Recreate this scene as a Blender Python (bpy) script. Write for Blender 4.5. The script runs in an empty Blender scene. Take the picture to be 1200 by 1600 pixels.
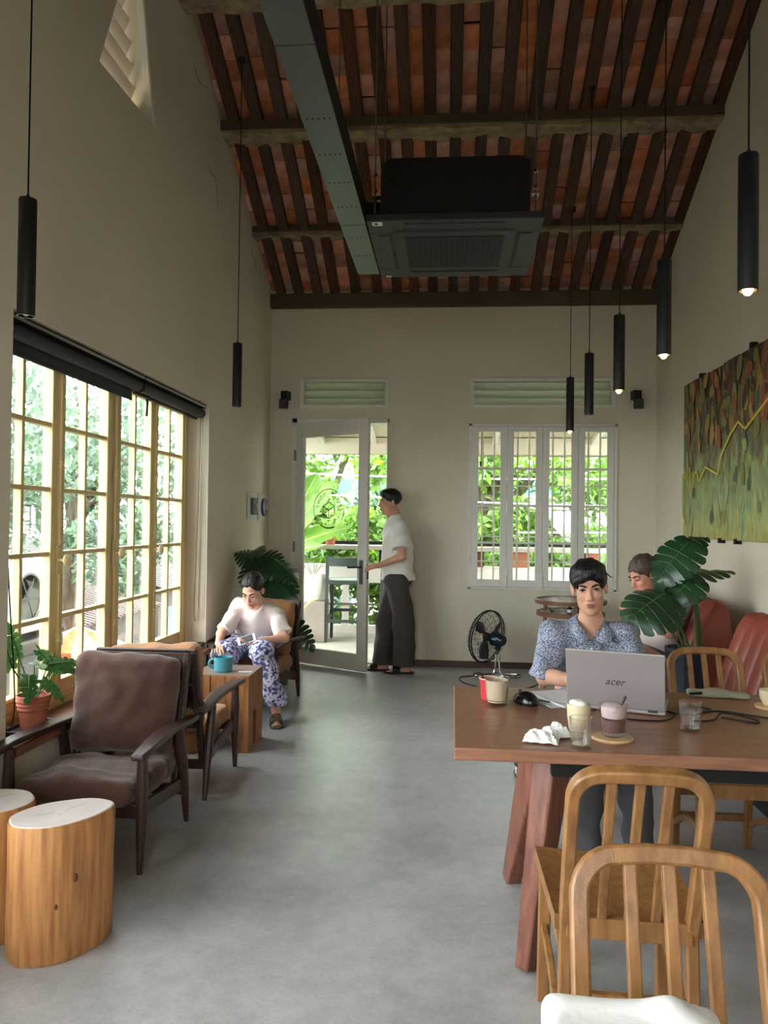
import bpy, bmesh, math, random
import numpy as np
from mathutils import Vector, Matrix, Euler
from mathutils.geometry import tessellate_polygon
random.seed(7); rng = np.random.default_rng(7)
SC = bpy.context.scene
COL = SC.collection
R = math.radians
PI = math.pi

# ------------------------------------------------------------------ camera
cd = bpy.data.cameras.new('camera'); cam = bpy.data.objects.new('camera', cd); COL.objects.link(cam)
cd.sensor_fit = 'HORIZONTAL'; cd.sensor_width = 36.0; cd.lens = 36.0   # 1200 px focal length on a 1200 px wide frame
cd.clip_start = 0.02; cd.clip_end = 300
cam.location = (0, 0, 1.36)
cam.rotation_euler = (Matrix.Rotation(R(4.868), 3, 'Z') @ Matrix.Rotation(R(90.798), 3, 'X') @ Matrix.Rotation(R(0.72), 3, 'Z')).to_euler()
SC.camera = cam

# ------------------------------------------------------------------ sky, sun, exposure
SC.view_settings.view_transform = 'Standard'; SC.view_settings.look = 'None'
SC.view_settings.gamma = 1.0; SC.view_settings.use_curve_mapping = False
SC.view_settings.exposure = 0.92
SKY = 8.0
wd = bpy.data.worlds.new('sky'); SC.world = wd; wd.use_nodes = True
nt = wd.node_tree; nt.nodes.clear()
def _n(t, ty, **kw):
    n = t.nodes.new(ty)
    for k, v in kw.items(): setattr(n, k, v)
    return n
out = _n(nt, 'ShaderNodeOutputWorld'); bg = _n(nt, 'ShaderNodeBackground'); bg.inputs['Strength'].default_value = SKY
tc = _n(nt, 'ShaderNodeTexCoord'); no = _n(nt, 'ShaderNodeTexNoise'); no.inputs['Scale'].default_value = 2.5; no.inputs['Detail'].default_value = 5
cr = _n(nt, 'ShaderNodeValToRGB'); cr.color_ramp.elements[0].position = .38; cr.color_ramp.elements[0].color = (.80, .90, 1, 1)
cr.color_ramp.elements[1].position = .6; cr.color_ramp.elements[1].color = (1, 1, 1, 1)
nt.links.new(tc.outputs['Generated'], no.inputs['Vector']); nt.links.new(no.outputs['Fac'], cr.inputs['Fac'])
nt.links.new(cr.outputs['Color'], bg.inputs['Color']); nt.links.new(bg.outputs['Background'], out.inputs['Surface'])
sd = bpy.data.lights.new('sun', 'SUN'); sun = bpy.data.objects.new('sun', sd); COL.objects.link(sun)
sd.energy = 2.2; sd.angle = R(2); sd.color = (1, .95, .85)
sun.rotation_euler = Vector((-.28, .50, -.82)).to_track_quat('-Z', 'Y').to_euler()   # high, from behind the room
SC.cycles.max_bounces = 9; SC.cycles.diffuse_bounces = 5; SC.cycles.glossy_bounces = 4
SC.cycles.transmission_bounces = 8; SC.cycles.transparent_max_bounces = 24
SC.cycles.caustics_reflective = False; SC.cycles.caustics_refractive = False
SC.cycles.sample_clamp_indirect = 6.0
SC.cycles.use_denoising = True
def portal(name, loc, rot, sx, sy):
    l = bpy.data.lights.new(name, 'AREA'); l.shape = 'RECTANGLE'; l.size = sx; l.size_y = sy
    l.cycles.is_portal = True
    o = bpy.data.objects.new(name, l); COL.objects.link(o); o.location = loc; o.rotation_euler = rot
portal('daylight_portal', (-2.04, 4.19, 1.32), (0, R(-90), 0), 1.8, 2.5)
portal('daylight_portal', (-2.04, .50, 1.32), (0, R(-90), 0), 1.8, 3.0)
portal('daylight_portal', (-1.05, 7.62, 1.16), (R(-90), 0, 0), .9, 2.3)
portal('daylight_portal', (.87, 7.62, 1.53), (R(-90), 0, 0), 1.36, 1.56)
portal('daylight_portal', (-.3, -1.62, 1.7), (R(90), 0, 0), .9, 1.4)

# ------------------------------------------------------------------ helpers
def lin(c):
    return tuple((x / 12.92 if x <= .04045 else ((x + .055) / 1.055) ** 2.4) for x in [v / 255 for v in c])
MATS = {}
def mat(name, col, rough=.6, metal=0, spec=.5, bump=0, bscale=80, var=0, vscale=6, col2=None, stretch=(1, 1, 1), rvar=0, detail=4, alpha=None, emit=None, estr=0, objrand=0, island=0, coat=0, sheen=0, ramp=None, trans=0, subs=0):
    """procedural principled material; colours are sRGB 0-255"""
    if name in MATS: return MATS[name]
    m = bpy.data.materials.new(name); m.use_nodes = True; t = m.node_tree
    b = t.nodes['Principled BSDF']
    c = lin(col); b.inputs['Base Color'].default_value = (*c, 1)
    b.inputs['Roughness'].default_value = rough; b.inputs['Metallic'].default_value = metal
    b.inputs['Specular IOR Level'].default_value = spec
    if coat: b.inputs['Coat Weight'].default_value = coat; b.inputs['Coat Roughness'].default_value = .15
    if sheen: b.inputs['Sheen Weight'].default_value = sheen
    if emit is not None:
        b.inputs['Emission Color'].default_value = (*lin(emit), 1); b.inputs['Emission Strength'].default_value = estr
    tc = _n(t, 'ShaderNodeTexCoord'); mp = _n(t, 'ShaderNodeMapping'); mp.inputs['Scale'].default_value = stretch
    t.links.new(tc.outputs['Object'], mp.inputs['Vector'])
    colout = None
    if var or col2:
        nz = _n(t, 'ShaderNodeTexNoise'); nz.inputs['Scale'].default_value = vscale; nz.inputs['Detail'].default_value = detail
        t.links.new(mp.outputs['Vector'], nz.inputs['Vector'])
        rp = _n(t, 'ShaderNodeValToRGB'); e = rp.color_ramp.elements
        c2 = lin(col2) if col2 else tuple(x * (1 - var) for x in c)
        lo, hi = ramp or (.35, .65)
        e[0].position = lo; e[0].color = (*c2, 1); e[1].position = hi; e[1].color = (*c, 1)
        t.links.new(nz.outputs['Fac'], rp.inputs['Fac']); colout = rp.outputs['Color']
        if rvar:
            mr = _n(t, 'ShaderNodeMapRange'); mr.inputs['To Min'].default_value = rough - rvar; mr.inputs['To Max'].default_value = rough + rvar
            t.links.new(nz.outputs['Fac'], mr.inputs['Value']); t.links.new(mr.outputs['Result'], b.inputs['Roughness'])
    if objrand or island:
        if island:
            g = _n(t, 'ShaderNodeNewGeometry'); ro = g.outputs['Random Per Island']
        else:
            g = _n(t, 'ShaderNodeObjectInfo'); ro = g.outputs['Random']
        hs = _n(t, 'ShaderNodeHueSaturation')
        amt = island or objrand
        m1 = _n(t, 'ShaderNodeMapRange'); m1.inputs['To Min'].default_value = 1 - amt; m1.inputs['To Max'].default_value = 1 + amt
        t.links.new(ro, m1.inputs['Value']); t.links.new(m1.outputs['Result'], hs.inputs['Value'])
        mm = _n(t, 'ShaderNodeMath', operation='MULTIPLY'); mm.inputs[1].default_value = 7.13
        fr = _n(t, 'ShaderNodeMath', operation='FRACT'); t.links.new(ro, mm.inputs[0]); t.links.new(mm.outputs[0], fr.inputs[0])
        m2 = _n(t, 'ShaderNodeMapRange'); m2.inputs['To Min'].default_value = 1 - amt * 1.1; m2.inputs['To Max'].default_value = 1 + amt * .35
        t.links.new(fr.outputs[0], m2.inputs['Value']); t.links.new(m2.outputs['Result'], hs.inputs['Saturation'])
        if colout: t.links.new(colout, hs.inputs['Color'])
        else: hs.inputs['Color'].default_value = (*c, 1)
        colout = hs.outputs['Color']
    if colout: t.links.new(colout, b.inputs['Base Color'])
    if bump:
        n2 = _n(t, 'ShaderNodeTexNoise'); n2.inputs['Scale'].default_value = bscale; n2.inputs['Detail'].default_value = 3
        t.links.new(mp.outputs['Vector'], n2.inputs['Vector'])
        bp = _n(t, 'ShaderNodeBump'); bp.inputs['Strength'].default_value = bump; bp.inputs['Distance'].default_value = .01
        t.links.new(n2.outputs['Fac'], bp.inputs['Height']); t.links.new(bp.outputs['Normal'], b.inputs['Normal'])
    if trans:   # thin leaf: some light passes through
        tr = _n(t, 'ShaderNodeBsdfTranslucent'); mx = _n(t, 'ShaderNodeMixShader'); mx.inputs[0].default_value = trans
        if colout: t.links.new(colout, tr.inputs['Color'])
        else: tr.inputs['Color'].default_value = (*c, 1)
        o = t.nodes['Material Output']
        t.links.new(b.outputs['BSDF'], mx.inputs[1]); t.links.new(tr.outputs['BSDF'], mx.inputs[2]); t.links.new(mx.outputs[0], o.inputs['Surface'])
    if subs: b.inputs['Subsurface Weight'].default_value = subs; b.inputs['Subsurface Radius'].default_value = (.01, .004, .002); b.inputs['Subsurface Scale'].default_value = .5
    MATS[name] = m
    return m
def wood(name, c1, c2, stretch, rough=.45, vscale=14, bump=.08, spec=.4, ramp=(.3, .7), objrand=0):
    return mat(name, c1, rough, 0, spec, bump, 40, 0, vscale, c2, stretch, .06, 6, ramp=ramp, objrand=objrand)
def glass_mat(name, tint=(1, 1, 1), refl=1.0):
    if name in MATS: return MATS[name]
    m = bpy.data.materials.new(name); m.use_nodes = True; t = m.node_tree; t.nodes.clear()
    o = _n(t, 'ShaderNodeOutputMaterial'); a = _n(t, 'ShaderNodeBsdfTransparent'); g = _n(t, 'ShaderNodeBsdfGlossy'); mx = _n(t, 'ShaderNodeMixShader')
    a.inputs['Color'].default_value = (*tint, 1); g.inputs['Roughness'].default_value = .02
    f = _n(t, 'ShaderNodeFresnel'); ge = _n(t, 'ShaderNodeNewGeometry'); io = _n(t, 'ShaderNodeMath', operation='MULTIPLY_ADD')
    io.inputs[1].default_value = 1 / 1.45 - 1.45; io.inputs[2].default_value = 1.45      # thin sheet: no total reflection on the far face
    t.links.new(ge.outputs['Backfacing'], io.inputs[0]); t.links.new(io.outputs[0], f.inputs['IOR'])
    mu = _n(t, 'ShaderNodeMath', operation='MULTIPLY'); mu.inputs[1].default_value = refl
    t.links.new(f.outputs[0], mu.inputs[0]); t.links.new(mu.outputs[0], mx.inputs[0])
    t.links.new(a.outputs[0], mx.inputs[1]); t.links.new(g.outputs[0], mx.inputs[2]); t.links.new(mx.outputs[0], o.inputs['Surface'])
    MATS[name] = m
    return m
def emis(name, col, s):
    return mat(name, col, .5, emit=col, estr=s)

WL = {}                                             # world location of each thing's origin (unrotated things)
def tag(o, label=None, cat=None, group=None, kind=None):
    if label: o['label'] = label
    if cat: o['category'] = cat
    if group: o['group'] = group
    if kind: o['kind'] = kind
    return o
def thing(name, label, cat, loc=(0, 0, 0), rz=0, group=None):
    o = bpy.data.objects.new(name, None); COL.objects.link(o); o.location = loc; o.rotation_euler = (0, 0, rz)
    o.empty_display_size = .05
    WL[o.name] = Vector(loc)
    return tag(o, label, cat, group)
def copy_tree(o, parent=None, loc=None, rz=None, label=None):
    c = o.copy(); COL.objects.link(c)
    if parent is not None: c.parent = parent
    if loc is not None: c.location = loc
    if rz is not None: c.rotation_euler = (0, 0, rz)
    if label: c['label'] = label
    for ch in list(o.children): copy_tree(ch, c)
    return c
def frame(p0, p1, up=(0, 0, 1)):
    z = (Vector(p1) - Vector(p0)); L = z.length; z = z / L
    u = Vector(up)
    if abs(z.dot(u)) > .98: u = Vector((0, 1, 0)) if abs(z.y) < .9 else Vector((1, 0, 0))
    x = u.cross(z).normalized(); y = z.cross(x)
    M = Matrix((x, y, z)).transposed().to_4x4(); M.translation = Vector(p0)
    return M, L
class MB:
    def __init__(s): s.v = []; s.f = []
    def add(s, vs, fs):
        k = len(s.v); s.v += [tuple(v) for v in vs]; s.f += [tuple(i + k for i in f) for f in fs]; return s
    def box(s, c, d, rot=None):
        hx, hy, hz = d[0] / 2, d[1] / 2, d[2] / 2
        vs = [Vector((x, y, z)) for x in (-hx, hx) for y in (-hy, hy) for z in (-hz, hz)]
        if rot is not None:
            M = rot if isinstance(rot, Matrix) else Euler(rot).to_matrix()
            vs = [M @ v for v in vs]
        vs = [v + Vector(c) for v in vs]
        return s.add(vs, [(0, 1, 3, 2), (4, 6, 7, 5), (0, 4, 5, 1), (2, 3, 7, 6), (0, 2, 6, 4), (1, 5, 7, 3)])
    def bb(s, a, b):
        return s.box([(a[i] + b[i]) / 2 for i in range(3)], [abs(b[i] - a[i]) for i in range(3)])
    def bar(s, p0, p1, w, h, up=(0, 0, 1), w1=None, h1=None):
        """rectangular bar along p0-p1: w across (perpendicular to up), h along up"""
        M, L = frame(p0, p1, up); w1 = w if w1 is None else w1; h1 = h if h1 is None else h1
        vs = [M @ Vector(q) for q in ((-w/2, -h/2, 0), (w/2, -h/2, 0), (w/2, h/2, 0), (-w/2, h/2, 0), (-w1/2, -h1/2, L), (w1/2, -h1/2, L), (w1/2, h1/2, L), (-w1/2, h1/2, L))]
        return s.add(vs, [(3, 2, 1, 0), (4, 5, 6, 7), (0, 1, 5, 4), (1, 2, 6, 5), (2, 3, 7, 6), (3, 0, 4, 7)])
    def tube(s, pts, r, n=8, closed=False, caps=True):
        P = [Vector(p) for p in pts]; m = len(P)
        rs = r if hasattr(r, '__len__') else [r] * m
        k = len(s.v); prev = None
        for i, p in enumerate(P):
            if closed: t = P[(i + 1) % m] - P[i - 1]
            else: t = P[min(i + 1, m - 1)] - P[max(i - 1, 0)]
            t.normalize()
            if prev is None:
                u = Vector((0, 0, 1)) if abs(t.z) < .9 else Vector((1, 0, 0))
                x = u.cross(t).normalized()
            else:
                x = (prev - t * prev.dot(t)).normalized()
            y = t.cross(x); prev = x
            for j in range(n):
                a = 2 * PI * j / n; s.v.append(tuple(p + (x * math.cos(a) + y * math.sin(a)) * rs[i]))
        for i in range(m if closed else m - 1):
            a = k + i * n; b = k + ((i + 1) % m) * n
            for j in range(n):
                s.f.append((a + j, a + (j + 1) % n, b + (j + 1) % n, b + j))
        if caps and not closed:
            s.f.append(tuple(k + j for j in range(n))[::-1]); s.f.append(tuple(k + (m - 1) * n + j for j in range(n)))
        return s
    def lathe(s, prof, n=24, c=(0, 0, 0), M=None, wob=None):
        k = len(s.v); c = Vector(c)
        for r, z in prof:
            for j in range(n):
                a = 2 * PI * j / n; rr = r * (wob(a, z) if wob else 1)
                v = Vector((rr * math.cos(a), rr * math.sin(a), z))
                if M is not None: v = M @ v
                s.v.append(tuple(v + c))
        for i in range(len(prof) - 1):
            a = k + i * n; b = a + n
            for j in range(n): s.f.append((a + j, a + (j + 1) % n, b + (j + 1) % n, b + j))
        if prof[0][0] > 1e-6: s.f.append(tuple(k + j for j in range(n))[::-1])
        if prof[-1][0] > 1e-6: s.f.append(tuple(k + (len(prof) - 1) * n + j for j in range(n)))
        return s
    def prism(s, poly, h0, h1, M=None, axis='Z'):
        """polygon (a,b) extruded from h0 to h1 along an axis: Z -> (a,b,h), X -> (h,a,b), Y -> (a,h,b)"""
        g = {'Z': lambda a, b, h: (a, b, h), 'X': lambda a, b, h: (h, a, b), 'Y': lambda a, b, h: (a, h, b)}[axis]
        n = len(poly); vs = [Vector(g(a, b, h0)) for a, b in poly] + [Vector(g(a, b, h1)) for a, b in poly]
        if M is not None: vs = [M @ v for v in vs]
        return s.add(vs, [tuple(range(n))[::-1], tuple(range(n, 2 * n))] + [(i, (i + 1) % n, n + (i + 1) % n, n + i) for i in range(n)])
    def sweep(s, pts, w, d, nrm):
        """rectangular section swept along pts lying in a plane with normal nrm: w in the plane, d along nrm"""
        P = [Vector(p) for p in pts]; N = Vector(nrm).normalized(); k = len(s.v); m = len(P)
        ws = w if hasattr(w, '__len__') else [w] * m; ds = d if hasattr(d, '__len__') else [d] * m
        for i, p in enumerate(P):
            t = (P[min(i + 1, m - 1)] - P[max(i - 1, 0)]).normalized(); x = t.cross(N).normalized()
            for a, b in ((-1, -1), (1, -1), (1, 1), (-1, 1)): s.v.append(tuple(p + x * a * ws[i] / 2 + N * b * ds[i] / 2))
        for i in range(m - 1):
            a = k + 4 * i
            for j in range(4): s.f.append((a + j, a + (j + 1) % 4, a + 4 + (j + 1) % 4, a + 4 + j))
        s.f.append((k + 3, k + 2, k + 1, k)); a = k + 4 * (m - 1); s.f.append((a, a + 1, a + 2, a + 3))
        return s
    def ball(s, c, r, n=12, m=8, M=None):
        r = r if hasattr(r, '__len__') else (r, r, r); k = len(s.v)
        for i in range(m + 1):
            th = PI * i / m
            for j in range(n):
                a = 2 * PI * j / n
                v = Vector((r[0] * math.sin(th) * math.cos(a), r[1] * math.sin(th) * math.sin(a), r[2] * math.cos(th)))
                if M is not None: v = M @ v
                s.v.append(tuple(v + Vector(c)))
        for i in range(m):
            for j in range(n):
                s.f.append((k + i * n + j, k + (i + 1) * n + j, k + (i + 1) * n + (j + 1) % n, k + i * n + (j + 1) % n))
        return s
    def build(s, name, material, parent=None, world=False, smooth=False, bevel=0, seg=2, kind=None, label=None, sharp=35, subd=0, fix=True):
        me = bpy.data.meshes.new(name)
        vs = s.v
        if world and parent is not None:
            p = parent; off = Vector((0, 0, 0))
            while p is not None: off += p.location; p = p.parent
            vs = [(v[0] - off.x, v[1] - off.y, v[2] - off.z) for v in vs]
        me.from_pydata(vs, [], s.f)
        if fix:
            bm = bmesh.new(); bm.from_mesh(me)
            if not bevel: bmesh.ops.remove_doubles(bm, verts=bm.verts, dist=1e-6)
            bmesh.ops.recalc_face_normals(bm, faces=bm.faces); bm.to_mesh(me); bm.free()
        me.materials.append(material)
        if smooth:
            me.polygons.foreach_set('use_smooth', [True] * len(me.polygons))
            if sharp: me.set_sharp_from_angle(angle=R(sharp))
        o = bpy.data.objects.new(name, me); COL.objects.link(o)
        if parent is not None: o.parent = parent
        if bevel:
            b = o.modifiers.new('bevel', 'BEVEL'); b.width = bevel; b.segments = seg; b.limit_method = 'ANGLE'; b.angle_limit = R(40)
        if subd:
            b = o.modifiers.new('sub', 'SUBSURF'); b.levels = subd; b.render_levels = subd
        if kind: o['kind'] = kind
        if label: o['label'] = label
        return o
def inst(o, name, parent, M=None):
    """another object sharing o's mesh"""
    c = bpy.data.objects.new(name, o.data); COL.objects.link(c); c.parent = parent
    if M is not None: c.matrix_local = M
    for md in o.modifiers:
        if md.type == 'BEVEL':
            b = c.modifiers.new('bevel', 'BEVEL'); b.width = md.width; b.segments = md.segments; b.limit_method = 'ANGLE'; b.angle_limit = md.angle_limit
    return c
def wall_poly(name, outer, holes, axis, h0, h1, material):
    """wall with openings: outline and holes in the wall plane, extruded from h0 to h1 along axis"""
    g = {'X': lambda a, b, h: (h, a, b), 'Y': lambda a, b, h: (a, h, b)}[axis]
    loops = [[Vector((a, b, 0)) for a, b in outer]] + [[Vector((a, b, 0)) for a, b in h] for h in holes]
    flat = [v for l in loops for v in l]; tris = tessellate_polygon(loops); n = len(flat); mb = MB()
    mb.add([g(v.x, v.y, h0) for v in flat] + [g(v.x, v.y, h1) for v in flat], [tuple(t) for t in tris] + [tuple(i + n for i in t) for t in tris])
    k = 0
    for l in loops:
        m = len(l); mb.f += [(k + i, k + (i + 1) % m, n + k + (i + 1) % m, n + k + i) for i in range(m)]; k += m
    return mb.build(name, material, kind='structure')
def rect(a0, b0, a1, b1): return [(a0, b0), (a1, b0), (a1, b1), (a0, b1)]
def arc(c, r, a0, a1, n):
    return [(c[0] + r * math.cos(R(a0 + (a1 - a0) * i / n)), c[1] + r * math.sin(R(a0 + (a1 - a0) * i / n))) for i in range(n + 1)]
def bez(p0, p1, p2, p3, n=12):
    P = [Vector(p) for p in (p0, p1, p2, p3)]; o = []
    for i in range(n + 1):
        t = i / n; o.append(P[0] * (1-t)**3 + P[1] * 3*t*(1-t)**2 + P[2] * 3*t*t*(1-t) + P[3] * t**3)
    return o
def spline(pts, n=6):
    """smooth Catmull-Rom path"""
    P = [Vector(p) for p in pts]; o = []
    for i in range(len(P) - 1):
        a, b, c, d = P[max(i - 1, 0)], P[i], P[i + 1], P[min(i + 2, len(P) - 1)]
        for j in range(n):
            t = j / n
            o.append(.5 * ((2 * b) + (c - a) * t + (2 * a - 5 * b + 4 * c - d) * t * t + (3 * b - a - 3 * c + d) * t ** 3))
    return o + [P[-1]]
def text_mesh(name, body, size, material, parent, M, extrude=.0004, shear=0, space=1.0):
    """flat lettering as a mesh; M places it (text runs along local x, up is local y)"""
    cu = bpy.data.curves.new(name, 'FONT'); cu.body = body; cu.size = size; cu.extrude = extrude; cu.shear = shear; cu.align_x = 'CENTER'; cu.align_y = 'CENTER'; cu.space_character = space
    cu.resolution_u = 3
    tmp = bpy.data.objects.new(name, cu); COL.objects.link(tmp)
    me = bpy.data.meshes.new_from_object(tmp.evaluated_get(bpy.context.evaluated_depsgraph_get()))
    bpy.data.objects.remove(tmp); bpy.data.curves.remove(cu)
    me.name = name; me.materials.clear(); me.materials.append(material); me.transform(M)
    o = bpy.data.objects.new(name, me); COL.objects.link(o); o.parent = parent
    return o
# ------------------------------------------------------------------ implicit surfaces (people, cushions)
class SDF:
    def __init__(s, lo, hi, h):
        s.lo = np.array(lo, np.float32); s.h = h
        s.n = np.ceil((np.array(hi) - np.array(lo)) / h).astype(int) + 1
        s.f = np.full(s.n, .2, np.float32)
        s.ax = [s.lo[i] + np.arange(s.n[i], dtype=np.float32) * h for i in range(3)]
    def _sl(s, lo, hi):
        a = [max(0, int((lo[i] - s.lo[i]) / s.h) - 1) for i in range(3)]; b = [min(int(s.n[i]), int((hi[i] - s.lo[i]) / s.h) + 3) for i in range(3)]
        if any(b[i] <= a[i] for i in range(3)): return None, None
        sl = tuple(slice(a[i], b[i]) for i in range(3))
        return sl, np.meshgrid(s.ax[0][sl[0]], s.ax[1][sl[1]], s.ax[2][sl[2]], indexing='ij', sparse=True)
    def _mix(s, sl, d, k, sub):
        f = s.f[sl]
        if sub:
            d = -d; h = np.clip(.5 - .5 * (d - f) / k, 0, 1); s.f[sl] = d * (1 - h) + f * h + k * h * (1 - h)
        else:
            h = np.clip(.5 + .5 * (f - d) / k, 0, 1); s.f[sl] = f * (1 - h) + d * h - k * h * (1 - h)
    def ell(s, c, r, M=None, k=.02, sub=False):
        c = np.array(c, float); r = np.array(r if hasattr(r, '__len__') else (r, r, r), float); m = r.max() + k + 3 * s.h
        sl, g = s._sl(c - m, c + m)
        if sl is None: return s
        X, Y, Z = (g[i] - c[i] for i in range(3))
        if M is not None:
            M = np.array(M, float)[:3, :3]
            X, Y, Z = (M[0, i] * X + M[1, i] * Y + M[2, i] * Z for i in range(3))
        k0 = np.sqrt((X / r[0]) ** 2 + (Y / r[1]) ** 2 + (Z / r[2]) ** 2); k1 = np.sqrt((X / r[0] ** 2) ** 2 + (Y / r[1] ** 2) ** 2 + (Z / r[2] ** 2) ** 2)
        s._mix(sl, (k0 * (k0 - 1) / np.maximum(k1, 1e-6)).astype(np.float32), k, sub); return s
    def cap(s, a, b, ra, rb=None, k=.02, sub=False, flat=None):
        """tapered limb; flat=(axis, factor) squashes the section along an axis"""
        a = np.array(a, float); b = np.array(b, float); rb = ra if rb is None else rb; m = max(ra, rb) + k + 3 * s.h
        sl, g = s._sl(np.minimum(a, b) - m, np.maximum(a, b) + m)
        if sl is None: return s
        d = b - a; L2 = max((d ** 2).sum(), 1e-9)
        P = [g[i] - a[i] for i in range(3)]
        t = np.clip((P[0] * d[0] + P[1] * d[1] + P[2] * d[2]) / L2, 0, 1)
        Q = [P[i] - t * d[i] for i in range(3)]
        q2 = Q[0] ** 2 + Q[1] ** 2 + Q[2] ** 2
        if flat is not None:
            n = np.array(flat[0], float); n /= np.linalg.norm(n); q = Q[0] * n[0] + Q[1] * n[1] + Q[2] * n[2]
            q2 = q2 + q * q * (flat[1] ** 2 - 1)
        s._mix(sl, (np.sqrt(q2) - (ra + (rb - ra) * t)).astype(np.float32), k, sub); return s
    def box(s, c, d, M=None, rnd=.01, k=.02, sub=False):
        c = np.array(c, float); d = np.array(d, float) / 2; m = np.linalg.norm(d) + k + 3 * s.h
        sl, g = s._sl(c - m, c + m)
        if sl is None: return s
        X, Y, Z = (g[i] - c[i] for i in range(3))
        if M is not None:
            M = np.array(M, float)[:3, :3]
            X, Y, Z = (M[0, i] * X + M[1, i] * Y + M[2, i] * Z for i in range(3))
        q = [np.abs(v) - (d[i] - rnd) for i, v in enumerate((X, Y, Z))]
        o = np.sqrt(sum(np.maximum(v, 0) ** 2 for v in q)) + np.minimum(np.maximum(np.maximum(q[0], q[1]), q[2]), 0) - rnd
        s._mix(sl, o.astype(np.float32), k, sub); return s
    def cut(s, p, n):
        """remove everything on the side n points to"""
        n = np.array(n, float); n /= np.linalg.norm(n); X, Y, Z = np.meshgrid(*s.ax, indexing='ij', sparse=True)
        s.f = np.maximum(s.f, ((X - p[0]) * n[0] + (Y - p[1]) * n[1] + (Z - p[2]) * n[2]).astype(np.float32)); return s
    def folds(s, amp, fr, seed=0, warp=1.0):
        r = np.random.default_rng(seed); X, Y, Z = np.meshgrid(*s.ax, indexing='ij', sparse=True)
        w = np.zeros(s.n, np.float32)
        for i in range(4):
            d = r.normal(size=3); d /= np.linalg.norm(d); d *= fr * (.6 + .9 * r.random()); p = r.random() * 6
            d2 = r.normal(size=3) * fr * .35
            w += np.sin(X * d[0] + Y * d[1] + Z * d[2] + p + warp * np.sin(X * d2[0] + Y * d2[1] + Z * d2[2])).astype(np.float32)
        s.f += amp * w * .5; return s
    def mesh(s, name, material, parent, smooth_it=1, kind=None, label=None):
        f = s.f; S = f < 0
        c8 = [S[i:f.shape[0]-1+i, j:f.shape[1]-1+j, k:f.shape[2]-1+k] for i in (0, 1) for j in (0, 1) for k in (0, 1)]
        cnt = sum(c.astype(np.int8) for c in c8); cell = np.argwhere((cnt > 0) & (cnt < 8))
        idx = np.full(cnt.shape, -1, np.int32); idx[tuple(cell.T)] = np.arange(len(cell))
        acc = np.zeros((len(cell), 3)); num = np.zeros(len(cell))
        cor = [(i, j, k) for i in (0, 1) for j in (0, 1) for k in (0, 1)]
        vals = {c: f[cell[:, 0] + c[0], cell[:, 1] + c[1], cell[:, 2] + c[2]] for c in cor}
        for a in cor:
            for ax in range(3):
                if a[ax] == 0:
                    b = list(a); b[ax] = 1; b = tuple(b); va, vb = vals[a], vals[b]; m = (va < 0) != (vb < 0)
                    t = np.where(m, va / np.where(m, va - vb, 1), 0)
                    p = np.array(a, float)[None] + t[:, None] * np.eye(3)[ax][None]
                    acc[m] += p[m]; num[m] += 1
        V = s.lo + s.h * (cell + acc / num[:, None])
        F = []
        for ax in range(3):
            u, v = (ax + 1) % 3, (ax + 2) % 3
            sl0 = [slice(None)] * 3; sl1 = [slice(None)] * 3; sl0[ax] = slice(0, -1); sl1[ax] = slice(1, None)
            A = S[tuple(sl0)]; B = S[tuple(sl1)]; e = np.argwhere(A != B)
            e = e[(e[:, u] > 0) & (e[:, v] > 0) & (e[:, u] < f.shape[u] - 1) & (e[:, v] < f.shape[v] - 1)]
            if not len(e): continue
            fl = A[tuple(e.T)]
            du = np.eye(3, dtype=int)[u]; dv = np.eye(3, dtype=int)[v]
            q = np.stack([idx[tuple((e - du - dv).T)], idx[tuple((e - dv).T)], idx[tuple(e.T)], idx[tuple((e - du).T)]], 1)
            q[~fl] = q[~fl][:, ::-1]; F.append(q)
        F = np.concatenate(F); F = F[(F >= 0).all(1)]
        for _ in range(smooth_it):
            a = np.zeros_like(V); n = np.zeros(len(V))
            for i in range(4):
                np.add.at(a, F[:, i], V[F[:, (i + 1) % 4]]); np.add.at(n, F[:, i], 1)
                np.add.at(a, F[:, i], V[F[:, (i + 3) % 4]]); np.add.at(n, F[:, i], 1)
            V = .5 * V + .5 * a / np.maximum(n, 1)[:, None]
        if parent is not None:
            p = parent; off = np.zeros(3)
            while p is not None: off += np.array(p.location); p = p.parent
            V = V - off
        me = bpy.data.meshes.new(name)
        me.vertices.add(len(V)); me.vertices.foreach_set('co', V.astype(np.float32).ravel())
        me.loops.add(len(F) * 4); me.loops.foreach_set('vertex_index', F.astype(np.int32).ravel())
        me.polygons.add(len(F)); me.polygons.foreach_set('loop_start', np.arange(len(F), dtype=np.int32) * 4)
        me.polygons.foreach_set('use_smooth', np.ones(len(F), bool))
        me.update(calc_edges=True); me.validate()
        me.materials.append(material)
        o = bpy.data.objects.new(name, me); COL.objects.link(o)
        if parent is not None: o.parent = parent
        if kind: o['kind'] = kind
        if label: o['label'] = label
        return o
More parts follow.
